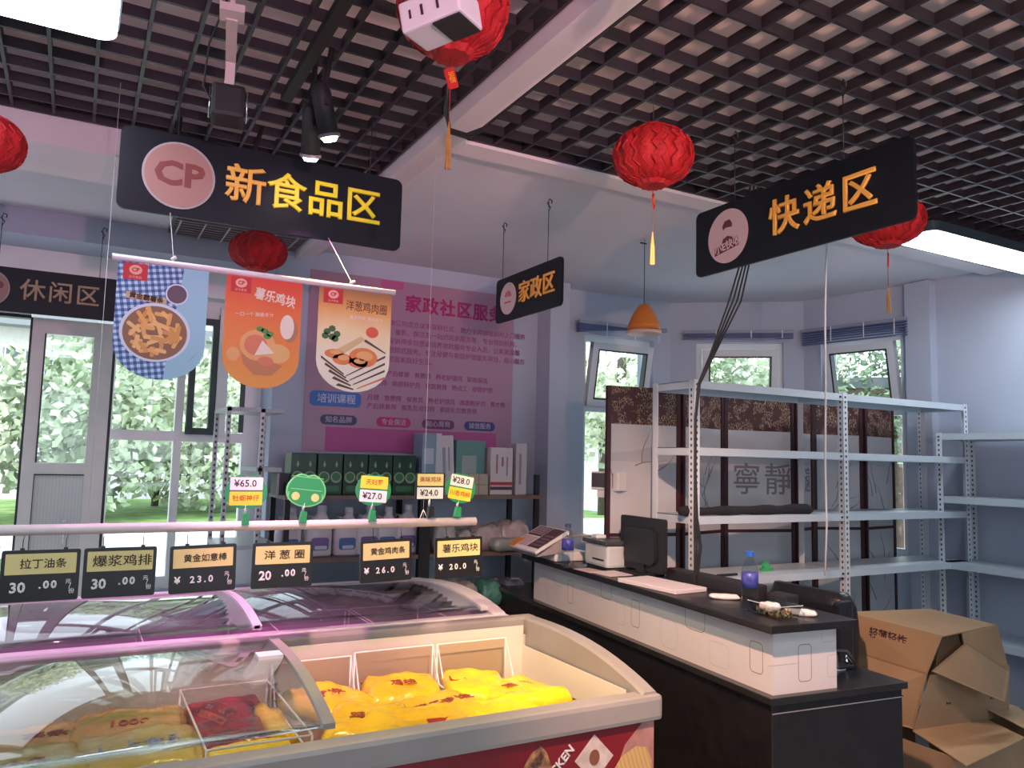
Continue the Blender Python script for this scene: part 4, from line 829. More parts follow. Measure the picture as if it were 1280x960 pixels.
for (z, s) in ((-.07, '月嫂   产后修复   育婴师   养老护理员   家政保洁'), (-.135, '催乳师   病患陪护员   家庭教育   钟点工   母婴护理')): text('text_row', s, 0.040, PTX, t, at(FX, -0.33, -0.004, z), 0.0004, 0.0006, 'LEFT', 1)
for (z, s) in ((-.232, '月嫂   育婴师   保育员   养老护理员   病患陪护员   育才师'), (-.288, '产后修复师   催乳及母婴师   家政礼仪教育师')): text('text_row', s, 0.040, PTX, t, at(FX, -0.34, -0.004, z), 0.0004, 0.0006, 'LEFT', 1)
b = flat('blue_tab', rrect(.33, .095, .03, 3), mat('tab_blue', (0.05, 0.17, 0.50), 0.5), t, at(FX, -.545, -.0045, -.255), .001)
text('tab_text', '培训课程', 0.062, mat('tab_text', (0.5, 0.55, 0.7), 0.5), b, at(FX, -.54, -.0065, -.257), .0005, .001)
for (x, c, s) in ((-.52, (0.06, 0.07, 0.14), '知名品牌'), (-.155, (0.50, 0.03, 0.15), '专业保洁'), (.16, (0.20, 0.03, 0.14), '贴心周到'), (.47, (0.05, 0.05, 0.20), '诚信服务')):
    b = flat('pill_tab', rrect(.235, .062, .03, 4), mat('pill_%d' % int(x*100+100), c, 0.5), t, at(FX, x, -.0045, -.385), .001)
    text('pill_text', s, .043, mat('pill_text', (.42, .36, .48), .5), b, at(FX, x, -.0065, -.386), .0005, .0008)
    
# ---------------------------------------------------------------- black shelf unit with goods, against the poster wall
SHB = mat('shelf_brown', (0.16, 0.11, 0.09), 0.6, var=0.2, scale=10)
t = thing('shelf_unit', 'black framed shelf unit with brown boards below the pink poster', 'shelf', (1.02, 4.40, 0))
for i, x in enumerate((0.02, 0.815, 1.62)):
    for y in (0.02, 0.38): boxo('post', (x-.015, x+.015, y-.015, y+.015, 0, 1.44 if i < 2 else 1.56 if y > .1 else 1.50), BLACKM, t)
boxo('post', (0.80, 0.87, -0.01, 0.02, 0, 1.36), BLACKM, t)
for z in (1.355, 1.005, 0.66, 0.25): boxo('shelf_board', (0.0, 1.66, 0, 0.40, z-.012, z+.012), SHB, t)
sz = 1.368
TD = mat('pack_green', (0.008, 0.045, 0.02), 0.3, var=0.4, scale=12)
g = 'dark green packs on the top shelf'
proto = None
for i in range(5):
    x = 1.06 + 0.152*i
    p = thing('green_pack', ['dark green pack at the left end of the top shelf', 'second dark green pack on the top shelf', 'third dark green pack on the top shelf', 'fourth dark green pack on the top shelf', 'dark green pack at the right end of the green row'][i], 'package', (x+.075, 4.52, sz), 0, g)
    boxo('carton', (-.072, .072, -.05, .10, 0, .235), TD, p, .004)
    for dx in (-.034, .036):
        flat('round_print', circ(.033, 20, dx, .10), mat('pack_pale_green', (0.22, 0.32, 0.18), 0.4), p, at(FX, 0, -.0505, 0), .0008)
        flat('print_core', circ(.024, 16, dx, .103), mat('pack_mid_green', (0.03, 0.14, 0.05), 0.4), p, at(FX, 0, -.0515, 0), .0006)
        flat('leaf_print', [(dx-.008, .17), (dx, .155), (dx+.008, .17), (dx, .195)], mat('pack_pale_green', (0.22, 0.32, 0.18), 0.4), p, at(FX, 0, -.0505, 0), .0008)
    flat('lower_print', rrect(.11, .035, .01, 3, 0, .035), mat('pack_mid_green', (0.03, 0.14, 0.05), 0.4), p, at(FX, 0, -.0505, 0), .0008)
def carton(name, label, x0, x1, z, h, col, extras=(), y0=4.45, d=0.15, grp=None, cat='package', tilt=0):
    p = thing(name, label, cat, ((x0+x1)/2, y0, z), 0, grp); w = (x1-x0)/2
    boxo('carton', (-w, w, 0, d, 0, h), mat('c_'+label[:22], col, 0.45, var=0.06), p, .003)
    for (n, a, b, c, e, cc) in extras: boxo(n, (a*w*2-w, b*w*2-w, -.0015, 0, c*h, e*h), mat('cx_%.2f_%.2f_%.2f' % cc, cc, .5), p)
    if tilt: p.rotation_euler.y = tilt
    return p
carton('phone_stand_box', 'small black and white box at the left of the green packs', 0.985, 1.045, sz-.02+.02, .12, (.02, .02, .025), [('white_edge', 0, .2, 0, 1, (.4, .35, .38))])
carton('blue_pack', 'tall blue-grey pack on the top shelf, right of the green packs', 1.845, 1.97, sz, .375, (.20, .30, .38), [('white_side', .72, 1, .0, 1, (.5, .5, .53)), ('pale_print', .1, .6, .5, .75, (.4, .48, .55))])
carton('white_pack', 'tall white leaning pack beside the blue-grey pack', 1.975, 2.07, sz, .365, (.55, .50, .52), [('small_print', .2, .4, .3, .8, (.25, .28, .35)), ('small_print', .6, .7, .4, .8, (.25, .28, .35))], tilt=-.06)
carton('teal_box', 'teal box with a pale square on the top shelf', 2.095, 2.30, sz, .34, (.12, .26, .24), [('pale_square', .2, .7, .2, .72, (.30, .36, .34))], y0=4.50)
carton('kraft_box', 'small beige box in front of the teal box', 2.16, 2.29, sz, .13, (.42, .34, .26), [('seam', .48, .52, 0, 1, (.3, .22, .16)), ('seam', 0, 1, .46, .52, (.3, .22, .16))], y0=4.43, d=.06)
carton('white_box', 'white box with red and black stripes at the bottom of its face, top shelf', 2.315, 2.475, sz, .30, (.58, .50, .50), [('red_stripe', 0, 1, .20, .27, (.45, .03, .05)), ('black_stripe', 0, 1, .10, .17, (.08, .03, .05)), ('small_print', .25, .32, .45, .85, (.35, .1, .12)), ('small_print', .5, .58, .6, .8, (.35, .1, .12)), ('small_print', .72, .78, .4, .8, (.3, .2, .22))])
carton('white_box', 'narrow white box at the right end of the top shelf', 2.50, 2.58, sz, .33, (.52, .48, .50), [('small_print', .3, .5, .2, .8, (.3, .22, .28))])
# detergent jugs
JW = mat('jug_white', (0.62, 0.56, 0.60), 0.35, var=0.04)
def jug(label, x, s=1.0, lab=(0.06, 0.13, 0.34)):
    p = thing('detergent_jug', label, 'jug', (x, 4.53, 1.018), 0, 'white detergent jugs on the second shelf')
    bm = nb(); A = []
    for (z, w, d, ox) in ((0, .070, .045, 0), (.01, .076, .05, 0), (.13, .076, .05, 0), (.18, .066, .045, .0), (.215, .040, .035, .01), (.235, .022, .022, .018), (.25, .022, .022, .018)):
        A.append([bm.verts.new(((ox+w*math.copysign(abs(math.cos(a))**.6, math.cos(a)))*s, d*math.copysign(abs(math.sin(a))**.6, math.sin(a))*s, z*s)) for a in [2*PI*k/20 for k in range(20)]])
    for a, b in zip(A, A[1:]):
        for k in range(20): bm.faces.new((a[k], a[(k+1) % 20], b[(k+1) % 20], b[k]))
    bm.faces.new(A[0][::-1]); bm.faces.new(A[-1]); obj('bottle_body', bm, JW, p, True)
    bm = nb(); lathe_bm(bm, [(.025*s, 0), (.025*s, .03*s), (.02*s, .035*s)], 16, (.018*s, 0, .25*s)); obj('cap', bm, mat('cap_white', (.6, .6, .66), .4), p)
    tubeo('handle', [(-.02*s, 0, .215*s), (-.055*s, 0, .225*s), (-.066*s, 0, .18*s), (-.062*s, 0, .14*s)], .008*s, JW, p)
    flat('blue_label', rrect(.10*s, .07*s, .015*s, 3, 0, .07*s), mat('label_%d' % int(lab[2]*100), lab, .4), p, at(FX, 0, -.0505*s, 0), .0012)
    flat('label_wave', rrect(.07*s, .02*s, .008*s, 3, 0.005, .05*s), mat('label_white', (.55, .55, .65), .4), p, at(FX, 0, -.052*s, 0), .0008)
    return p
LB = ['white detergent jug at the left end of the second shelf', 'second white jug from the left on the second shelf', 'third white jug on the second shelf, below the green clip tags', 'fourth white jug on the second shelf', 'fifth white jug on the second shelf', 'sixth white jug, by the black middle post']
for i, x in enumerate((1.08, 1.25, 1.41, 1.54, 1.655, 1.78)): jug(LB[i], x, 0.98 + .04*(i % 2), ((0.06, 0.13, 0.34), (.16, .10, .28))[i % 2])
def soft(name, label, x, y, z, w, d, h, m, seed, grp, mark=None):
    o = bag(label, x, y, z, w, d, h, m, 0, 0, 0, seed, grp); o.name = name; o['category'] = 'package'; return o
G_ = 'soft packs on the right half of the second shelf'
for i, (x, w_, h_, c) in enumerate(((2.02, .15, .16, (.42, .40, .40)), (2.18, .14, .12, (.45, .42, .38)), (2.33, .20, .15, (.46, .38, .38)), (2.52, .22, .17, (.50, .42, .44)), (2.42, .22, .08, (.30, .36, .34)))):
    soft('soft_pack', ['grey soft pack right of the black post, second shelf', 'small cream soft pack, second shelf', 'pinkish soft pack in the middle of the right half, second shelf', 'crumpled clear bag at the right end of the second shelf', 'flat greenish pack in front at the right end, second shelf'][i], x, 4.56-.1*(i == 4), 1.018, w_, .22, h_, mat('soft%d' % i, c, .3, var=.25, scale=14, bump=.5, bscale=20), 70+i, G_)
G_ = 'packs on the third shelf'
for i in range(7):
    soft('tissue_pack', ['leftmost', 'second from left', 'third from left', 'middle', 'third from right', 'second from right', 'rightmost'][i]+' blue and white pack on the third shelf', 1.10+.115*i, 4.52, .672, .11, .2, .17, mat('tissue_blue', (.55, .52, .62), .4, col2=(.10, .14, .36), scale=18), 80+i, 'blue and white packs on the third shelf')
for i, (x, c, l) in enumerate(((2.00, (.10, .24, .22), 'teal pack nearest the black post on the third shelf'), (2.16, (.45, .40, .40), 'pale pack between the teal packs, third shelf'), (2.34, (.08, .26, .22), 'teal rounded pack right of the pale pack, third shelf'), (2.50, (.42, .38, .40), 'grey striped pack stack at the right end, third shelf'))):
    soft('soft_pack', l, x, 4.52, .672, .15, .25, .15, mat('third%d' % i, c, .35, var=.35, scale=16, bump=.4), 90+i, G_)
boxo('price_sheet', (2.05, 2.25, 4.36, 4.46, .674, .678), mat('paper_white', (.6, .56, .56), .6)) and tag(bpy.data.objects['price_sheet'], 'white sheet lying on the third shelf edge', 'paper')

# small steel rack by the window
def slots(bm, x0, x1, y, z0, z1, dz, M=None, ax=0):
    n = int((z1-z0)/dz)
    for i in range(n):
        z = z0+dz*(i+.5)
        if ax == 0: box_bm(bm, x0, x1, y-.0006, y+.0006, z-dz*.22, z+dz*.22)
        else: box_bm(bm, y-.0006, y+.0006, x0, x1, z-dz*.22, z+dz*.22)
SLOT = mat('slot_shadow', (.05, .055, .06), .8)
ST = node_mat('slotted_steel', lambda nt, v: ramp(nt, mth(nt, 'FRACT', mth(nt, 'MULTIPLY', sep(nt, v)[2], 26)), [(0.0, (.62, .66, .68)), (0.62, (.62, .66, .68)), (0.63, (.10, .11, .12)), (0.95, (.10, .11, .12))], 'CONSTANT'), 0.4)
ST2 = node_mat('slotted_steel_dark', lambda nt, v: ramp(nt, mth(nt, 'FRACT', mth(nt, 'MULTIPLY', sep(nt, v)[2], 26)), [(0.0, (.40, .43, .45)), (0.55, (.40, .43, .45)), (0.56, (.08, .09, .1)), (0.98, (.08, .09, .1))], 'CONSTANT'), 0.4)
t = thing('steel_rack', 'small slotted grey steel rack standing by the left window', 'rack', (0.68, 4.25, 0))
for (x, y) in ((0, 0.40), (.17, 0.0), (.26, 0.40), (0.0, 0.0)): p_ = boxo('slotted_post', (x-.011, x+.011, y-.010, y+.010, 0, 1.83), mat('steel_post', (.48, .50, .52), .4), t); bm = nb(); slots(bm, x-.005, x+.005, y-.0105, .1, 1.82, .032); o_ = obj('slot_row', bm, SLOT, p_); o_['kind'] = 'stuff'
for z in (1.81, 1.50, 1.1, .7): boxo('steel_shelf', (-.01 if z != 1.5 else .15, .28, -.01, .41, z, z+.022), mat('steel_grey', (.38, .40, .42), .4), t)

# ---------------------------------------------------------------- big white rack
RK = mat('rack_white', (0.52, 0.60, 0.66), 0.35, var=0.05, scale=4)
RKP = node_mat('rack_post', lambda nt, v: ramp(nt, mth(nt, 'FRACT', mth(nt, 'MULTIPLY', sep(nt, v)[2], 24)), [(0.0, (.66, .70, .74)), (0.70, (.66, .70, .74)), (0.71, (.22, .24, .28)), (0.95, (.22, .24, .28))], 'CONSTANT'), 0.4)
def rack(label, ox, oy, xs, D, shelves, H, rz=0.0, pw=.036):
    t = thing('storage_rack', label, 'rack', (ox, oy, 0), rz)
    for i, x in enumerate(xs):
        for (y, s) in ((0, 1), (D, -1)):
            bm = nb(); box_bm(bm, x, x+pw, y-.0015, y+.0015, 0, H); box_bm(bm, x if i == 0 or i < len(xs)-1 else x+pw-.003, (x if i == 0 or i < len(xs)-1 else x+pw-.003)+.003, min(y, y+s*pw), max(y, y+s*pw), 0, H)
            p_ = obj('slotted_post', bm, mat('rack_post_white', (.60, .65, .70), .4), t)
            bm = nb(); slots(bm, x+pw*.36, x+pw*.62, y-.002, .05, H-.02, .030)
            if s == 1 and i < len(xs)-1: slots(bm, pw*.36, pw*.62, x-.0006, .05, H-.02, .030, ax=1)
            obj('slot_row', bm, SLOT, p_)['kind'] = 'stuff'
    for z in shelves:
        for a, b in zip(xs, xs[1:]):
            bm = nb(); x0 = a+.003; x1 = b+pw-.003 if b == xs[-1] else b
            box_bm(bm, x0, x1, .004, D-.004, z-.003, z); box_bm(bm, x0, x1, .002, .006, z-.038, z); box_bm(bm, x0, x1, D-.006, D-.002, z-.038, z)
            box_bm(bm, x0, x0+.003, .004, D-.004, z-.038, z); box_bm(bm, x1-.003, x1, .004, D-.004, z-.038, z)
            sh = obj('shelf', bm, RK, t)
            for bx in (x0+.015, x1-.02): boxo('bolt', (bx-.005, bx+.005, -.004, .002, z-.024, z-.014), WIREB, sh)
    return t
rack('long white slotted steel rack in front of the bamboo screen', 2.60, 2.885, [0, 1.075, 2.19], 0.31, [2.0, 1.675, 1.345, 1.045, .66, .30], 2.005)
rack('white slotted steel rack along the right wall, cut by the right edge', 4.62, 2.96, [0, 1.10, 2.2], 0.34, [1.815, 1.435, 1.045, .62, .22], 1.82, rz=-PI/2)
# black cloth roll
bm = nb(); rnd = random.Random(3); pts = [(2.56+.05*i, 2.93+.01*math.sin(i), 1.345+.022+.002*math.sin(i*1.7)) for i in range(19)]
tube_bm(bm, pts, .02, 10, radii=[.021+.004*math.sin(i*1.3)+.001*i*(.4) for i in range(17)]+[.034, .014])
tag(obj('cloth_roll', bm, mat('black_cloth', (.012, .012, .018), .9, bump=.5), None, True), 'rolled black cloth lying on the third shelf of the long white rack', 'cloth')
t = thing('tape_dispenser', 'green tape dispenser on the white shelf behind the office chair', 'tape dispenser', (3.22, 3.02, 1.046))
bm = nb(); lathe_bm(bm, [(.022, -.009), (.022, .009)], 20, (0, 0, .024), Matrix.Rotation(PI/2, 4, 'X')); obj('tape_roll', bm, mat('tape_green', (.05, .42, .15), .3), t)
boxo('dispenser_body', (-.035, .045, -.012, .012, 0, .012), mat('tape_green', (.05, .42, .15), .3), t)
tag(boxo('marker_pen', (2.80, 2.93, 2.93, 2.942, 1.047, 1.057), BLACKM), 'black pen lying on the white shelf behind the desk', 'pen')
# cables down the front post
t = thing('cable_bundle', 'black cables dropping from the right-hand large sign to the white rack post', 'cable', (0, 0, 0))
for k in range(4):
    o = .008*(k-1.5)
    tubeo('cable', [(2.62+o*3, 2.50, 2.86), (2.70+o*2, 2.62, 2.62), (2.64+o*3, 2.65, 2.36), (2.56+o, 2.72, 2.10), (2.505+o*.5, 2.745, 1.965), (2.487+o*.3, 2.75, 1.80), (2.487+o*.3, 2.75, 1.55), (2.492+o*.8, 2.75, 1.35), (2.505+o*1.6, 2.75, 1.22), (2.50+o*.6, 2.76, 1.05), (2.50+o, 2.78, .8)], .0042, WIREB, t, 6)
tag(tubeo('white_cable', [(3.40, 2.75, 2.86), (3.375, 2.75, 2.4), (3.372, 2.75, 2.0), (3.362, 2.75, 1.6), (3.366, 2.75, 1.3), (3.362, 2.76, 1.05)], .0048, STRING), 'single white cable hanging from the ceiling in front of the white rack', 'cable')

# ---------------------------------------------------------------- folding bamboo screen
def weave(nt, v):
    s = sep(nt, v)
    n = nt.nodes.new('ShaderNodeTexVoronoi'); n.inputs['Scale'].default_value = 58; n.feature = 'DISTANCE_TO_EDGE'
    mp = nt.nodes.new('ShaderNodeMapping'); mp.inputs['Scale'].default_value = (1.4, 1, .8); nt.links.new(v, mp.inputs[0]); nt.links.new(mp.outputs[0], n.inputs['Vector'])
    n3 = nt.nodes.new('ShaderNodeTexNoise'); n3.inputs['Scale'].default_value = 18; nt.links.new(v, n3.inputs['Vector'])
    a = mth(nt, 'MULTIPLY', mth(nt, 'LESS_THAN', n.outputs['Distance'], 0.045), mth(nt, 'GREATER_THAN', n3.outputs[0], 0.47))
    return mixc(nt, a, (0.055, 0.014, 0.014), (0.45, 0.32, 0.20))
WV = node_mat('bamboo_weave', weave, 0.5)
PST = mat('screen_wood', (0.045, 0.010, 0.012), 0.45, var=0.3, scale=30)
CLO = mat('screen_cloth', (0.50, 0.52, 0.55), 0.9, var=0.08, scale=4)
INKG = mat('ink_grey', (0.20, 0.20, 0.23), 0.9)
import itertools
t0 = thing('folding_screen', 'folding bamboo screen with ink painting and brush characters behind the white rack', 'screen', (0, 0, 0))
pts = [(2.475, 3.44), (2.93, 3.36), (3.34, 3.46), (3.83, 3.36), (4.10, 3.46), (4.44, 3.34), (4.83, 3.40)]
for k, ((xa, ya), (xb, yb)) in enumerate(zip(pts, pts[1:])):
    L = math.hypot(xb-xa, yb-ya); M = Matrix.Translation((xa, ya, 0)) @ Matrix.Rotation(math.atan2(yb-ya, xb-xa), 4, 'Z')
    bm = nb(); box_bm(bm, .02, L-.02, -.006, .006, .03, 1.83, M=M); pan = obj('cloth_panel', bm, CLO, t0)
    bm = nb(); box_bm(bm, .012, L-.012, -.009, .009, 1.80, 2.005, M=M); obj('woven_top', bm, WV, t0)
    for x in (.008, L-.03): 
        bm = nb(); box_bm(bm, x, x+.022, -.014, .014, 0, 2.005, M=M); obj('screen_post', bm, PST, t0)
    for z in (1.20, .35):
        bm = nb(); box_bm(bm, .02, L-.02, -.010, .010, z, z+.018, M=M); obj('screen_rail', bm, PST, t0)
    chars = {2: '寧靜', 3: '致遠'}.get(k)
    if chars:
        for c, fx_ in zip(chars, (.32, .76)): text('brush_character', c, .20 if k == 2 else .17, INKG, pan, M @ at(FX, L*fx_ if k == 2 else .075+L*.42*(c == '遠'), -.0075, 1.50), .0004, .001, sx=1.0 if k == 2 else .52)
    rnd = random.Random(40+k)
    if k in (0, 1, 4, 5):
        for j in range(9):
            x = rnd.uniform(.08, L-.08); z = rnd.choice((rnd.uniform(1.3, 1.6), rnd.uniform(.6, 1.15))); p = [Vector((x, -.007, z))]; a = rnd.uniform(.6, 2.5)
            for q in range(4):
                a += rnd.uniform(-.4, .4); n_ = p[-1] + Vector((math.cos(a)*.05, 0, math.sin(a)*.05)); n_.x = min(max(n_.x, .03), L-.03); p.append(n_)
            bm = nb(); tube_bm(bm, [M @ q_ for q_ in p], .0025, 4, radii=[.0032, .0028, .0022, .0016, .0008]); obj('brush_stroke', bm, INKG, pan)
    if k < 4:      # pale ink hills
        bm = nb(); prism_bm(bm, [(.02, 1.60), (L-.02, 1.60), (L-.02, 1.64+.02*(k % 2)), (L*.6, 1.68), (L*.3, 1.655), (.02, 1.64)], .0008, M @ at(FX, 0, -.0065, 0)); obj('ink_wash', bm, mat('ink_wash', (.40, .42, .46), .9), pan)

# ---------------------------------------------------------------- cash counter
t = thing('cash_counter', 'black cash counter with a raised white printed front and glossy black top', 'counter', (2.12, 1.965, 0), -0.096)
boxo('cabinet', (0.035, 0.30, 0.20, 2.55, 0.0, 0.775), BLACK, t, .004); boxo('end_panel', (0.035, 0.66, 0.04, 0.20, 0.0, 0.775), BLACK, t, .004)
boxo('lower_ledge', (0.02, 0.675, 0.025, 2.56, 0.775, 0.800), mat('ledge_black', (.02, .018, .018), .25, var=.3), t, .003)
boxo('edge_strip', (0.66, 0.665, 0.035, 2.4, .745, .75), CHROME, t)
boxo('edge_strip', (0.037, 0.655, 0.0375, 0.04, 0.742, 0.745), mat('strip_grey', (.25, .25, .26), .3), t)
PRN = mat('counter_print', (0.66, 0.60, 0.58), 0.4, var=0.05, scale=2)
pn = boxo('raised_front', (0.055, 0.35, 0.055, 2.02, 0.800, 1.022), PRN, t)
boxo('counter_top', (0.0, 0.40, 0.0, 2.08, 1.022, 1.05), BLACK, t, .004)
PL = [mat('print_line_dark', (.14, .06, .07), .5), mat('print_line_light', (.42, .34, .33), .5)]
def outline(cx, cy, w_, h_, m, M, th=.0022):
    bm = nb(); a = rrect(w_, h_, min(w_, h_)*.25, 4, cx, cy); b = rrect(w_-2*th, h_-2*th, min(w_, h_)*.25-th, 4, cx, cy)
    va = [bm.verts.new(M @ Vector((p[0], p[1], 0))) for p in a]; vb = [bm.verts.new(M @ Vector((p[0], p[1], 0))) for p in b]
    for i in range(len(a)): j = (i+1) % len(a); bm.faces.new((va[i], va[j], vb[j], vb[i]))
    return obj('printed_outline', bm, m, pn)
MF = Matrix(((0, 0, -1, .0545), (-1, 0, 0, 2.02), (0, 1, 0, .80), (0, 0, 0, 1)))
rnd = random.Random(9)
for (c, z, w_, h_, d) in ((1.88, .11, .07, .11, 0), (1.08, .115, .07, .12, 0), (1.52, .18, .13, .10, 0), (.82, .18, .10, .09, 0), (.45, .11, .06, .12, 0), (1.34, .08, .12, .12, 1), (1.67, .07, .12, .09, 1), (.62, .07, .11, .11, 1), (.30, .16, .12, .08, 1), (.22, .06, .1, .08, 1), (.95, .09, .08, .10, 1), (1.2, .19, .08, .06, 1), (.1, .14, .10, .09, 1)):
    outline(c, z, w_, h_, PL[d], MF, .0022 if d == 0 else .0013)
M2 = Matrix(((1, 0, 0, 0), (0, 0, -1, .0545), (0, 1, 0, .80), (0, 0, 0, 1)))
outline(.20, .10, .062, .13, PL[0], M2); outline(.31, .19, .06, .05, PL[1], M2, .0013); outline(.33, .08, .05, .08, PL[1], M2, .0013)
bm = nb(); box_bm(bm, .03, .16, 0.0544, .055, .90, .902); obj('printed_line', bm, PL[1], pn)
# things on the counter (placed in room coordinates)
CZ = 1.051
PETG = glassmat('pet_bottle', (.86, .90, .93), 1.25, .08)
def bottle(label, x, y, cap):
    b = thing('water_bottle', label, 'bottle', (x, y, CZ), .3, 'water bottles on the counter')
    bm = nb(); lathe_bm(bm, [(.024, 0), (.031, .006), (.031, .03), (.029, .05), (.031, .07), (.031, .14), (.028, .16), (.015, .19), (.0125, .20), (.0125, .208)], 24); obj('bottle_body', bm, PETG, b, True)
    bm = nb(); lathe_bm(bm, [(.0315, .088), (.0315, .142), (.0305, .1425)], 24); obj('label', bm, mat('label_blue', (.06, .07, .36), .4, var=.4, scale=40), b, True)
    bm = nb(); lathe_bm(bm, [(.015, .203), (.015, .219), (.013, .221)], 20); obj('cap', bm, cap, b)
    return b
bottle('water bottle with a dark cap at the far end of the counter, beside the scale', 2.25, 3.44, mat('cap_dark', (.05, .06, .14), .4))
bottle('water bottle with a blue cap at the near end of the counter', 2.262, 2.20, mat('cap_blue', (.02, .10, .50), .4))
# label scale with keypad
s_ = thing('counter_scale', 'white scale with a tilted dark keypad at the far end of the counter', 'scale', (2.36, 3.78, CZ), -.096)
RM = Matrix.Translation((-.14, 0.02, .055)) @ Matrix.Rotation(-.50, 4, 'Y')
boxo('base', (-.05, .16, -.15, .17, .0, .05), WHITE, s_, .01)
bm = nb(); prism_bm(bm, [(-.16, .03), (.0, .05), (.03, .13), (.01, .14)][::-1], .32, Matrix(((1, 0, 0, 0), (0, 0, 1, -.16), (0, 1, 0, 0), (0, 0, 0, 1)))); obj('support_wedge', bm, mat('scale_grey', (.35, .30, .31), .4), s_)
bm = nb(); box_bm(bm, -.03, .20, -.18, .18, 0, .018, .006, M=RM); kp = obj('keypad_frame', bm, WHITE, s_)
bm = nb(); box_bm(bm, .0, .19, -.165, -.02, .0182, .0195, M=RM); obj('key_area', bm, mat('key_dark', (.06, .03, .04), .4), kp)
bm = nb(); box_bm(bm, .10, .19, -.01, .16, .0182, .0195, M=RM); obj('key_area', bm, mat('key_dark', (.06, .03, .04), .4), kp)
bm = nb(); box_bm(bm, .0, .09, -.01, .16, .0182, .0195, M=RM); obj('pink_area', bm, mat('key_pink', (.50, .38, .42), .4), kp)
for i in range(4):
    bm = nb(); box_bm(bm, .115+.018*i, .125+.018*i, .0, .15, .0195, .0205, M=RM); obj('key_row', bm, mat('key_row', (.35, .25, .28), .4), kp)
    bm = nb(); box_bm(bm, .02+.03*i, .032+.03*i, -.15, -.04, .0195, .0205, M=RM); obj('key_row', bm, mat('key_row_dark', (.16, .1, .12), .4), kp)
bm = nb(); box_bm(bm, -.025, .05, .10, .19, .018, .022, M=RM); obj('orange_sticker', bm, mat('sticker_orange', (.60, .22, .04), .5), kp)
boxo('weighing_plate', (.0, .20, -.12, .18, .125, .135), mat('plate_grey', (.25, .2, .22), .3), s_, .004)
# printer and customer display
p_ = thing('label_printer', 'grey-white box printer with a black top behind the dark capped bottle', 'printer', (2.47, 3.36, CZ), -.096)
boxo('printer_body', (-.10, .12, -.12, .11, .012, .125), mat('printer_white', (.52, .54, .54), .4), p_, .015)
boxo('printer_top', (-.11, .13, -.13, .12, .125, .145), mat('printer_dark', (.05, .05, .055), .4), p_, .006); boxo('feet', (-.09, .11, -.11, .10, 0, .012), BLACKM, p_)
bm = nb(); box_bm(bm, -.103, -.10, -.09, .02, .045, .052); obj('paper_slot', bm, BLACKM, p_)
boxo('tape_roll', (-.08, -.02, .02, .08, .145, .165), mat('label_roll', (.7, .72, .72), .5), p_, .008)
d_ = thing('customer_display', 'two-sided customer display on a thin post behind the printer', 'display', (2.54, 3.50, CZ), -.096)
tubeo('display_post', [(0, 0, 0), (0, 0, .36)], .009, mat('post_beige', (.45, .40, .40), .4), d_); boxo('display_foot', (-.03, .03, -.03, .03, 0, .01), BLACKM, d_)
DM = Matrix.Rotation(.30, 4, 'Z')
bm = nb(); box_bm(bm, -.035, .03, -.11, .09, .39, .49, .006, M=DM); obj('display_head', bm, WHITE, d_)
bm = nb(); box_bm(bm, -.037, -.0345, -.07, .085, .405, .482, M=DM); obj('dark_screen', bm, mat('display_dark', (.04, .012, .015), .3), d_)
bm = nb(); box_bm(bm, -.03, .02, -.06, .05, .35, .39, .004, M=DM); obj('display_neck', bm, WHITE, d_)
# monitor seen from behind
m_ = thing('monitor', 'black monitor seen from behind on the counter', 'monitor', (2.47, 3.10, CZ), -.02)
bm = nb(); prism_bm(bm, rrect(.345, .255, .012, 3, 0, .150), .022, Matrix(((0, 0, 1, -.012), (-1, 0, 0, 0), (0, 1, 0, 0), (0, 0, 0, 1)))); obj('back_shell', bm, BLACKM, m_)
bm = nb(); prism_bm(bm, rrect(.24, .17, .03, 3, 0, .14), .02, Matrix(((0, 0, 1, -.030), (-1, 0, 0, 0), (0, 1, 0, 0), (0, 0, 0, 1)))); obj('rear_bulge', bm, mat('monitor_dark', (.014, .014, .016), .5), m_)
boxo('screen', (.0105, .0115, -.16, .16, .035, .265), mat('screen_glass', (.01, .01, .012), .1), m_); boxo('stand', (-.06, .06, -.09, .09, 0, .012), BLACKM, m_, .003); boxo('neck', (-.02, .005, -.03, .03, .012, .06), BLACKM, m_)
tag(boxo('paper_stack', (2.215, 2.40, 2.585, 2.955, CZ, CZ+.018), mat('paper_pad', (.66, .58, .60), .6), None, .003, Matrix.Translation((2.3, 2.77, 0)) @ Matrix.Rotation(.06, 4, 'Z') @ Matrix.Translation((-2.3, -2.77, 0))), 'flat white box of papers in the middle of the counter top', 'paper')
tag(boxo('black_case', (2.50, 2.57, 2.40, 2.97, .801, 1.10), mat('case_black', (.02, .017, .018), .5), None, .008), 'long black case standing behind the counter, beside the papers', 'case')
tag(boxo('black_case', (2.545, 2.62, 2.28, 2.39, .801, 1.075), mat('case_black', (.02, .017, .018), .5), None, .008), 'short black box at the end of the long black case', 'case')
t = thing('papers', 'loose papers and cable left of the monitor on the counter', 'paper', (2.32, 3.17, CZ)); boxo('sheet', (-.06, .08, -.08, .08, 0, .003), mat('paper_pad', (.66, .58, .60), .6), t); boxo('pink_sheet', (-.08, .02, .05, .20, 0, .002), mat('paper_pinkish', (.50, .36, .38), .6), t)
tubeo('cable', [(.10, .05, .006), (.06, .12, .01), (.12, .16, .012), (.16, .06, .006)], .004, WIREB, t)
def cloth(label, x, y, w_, d_, h_, rz):
    b = bag(label, x, y, CZ, w_, d_, h_, mat('tissue_white', (.72, .68, .68), .8, bump=.6, bscale=40), rz, 0, 0, int(x*100)); b.name = 'folded_tissue'; b['category'] = 'tissue'; b.children[0].name = 'tissue_fold'; return b
cloth('white folded tissue between the papers and the food tub', 2.355, 2.43, .05, .12, .018, .9)
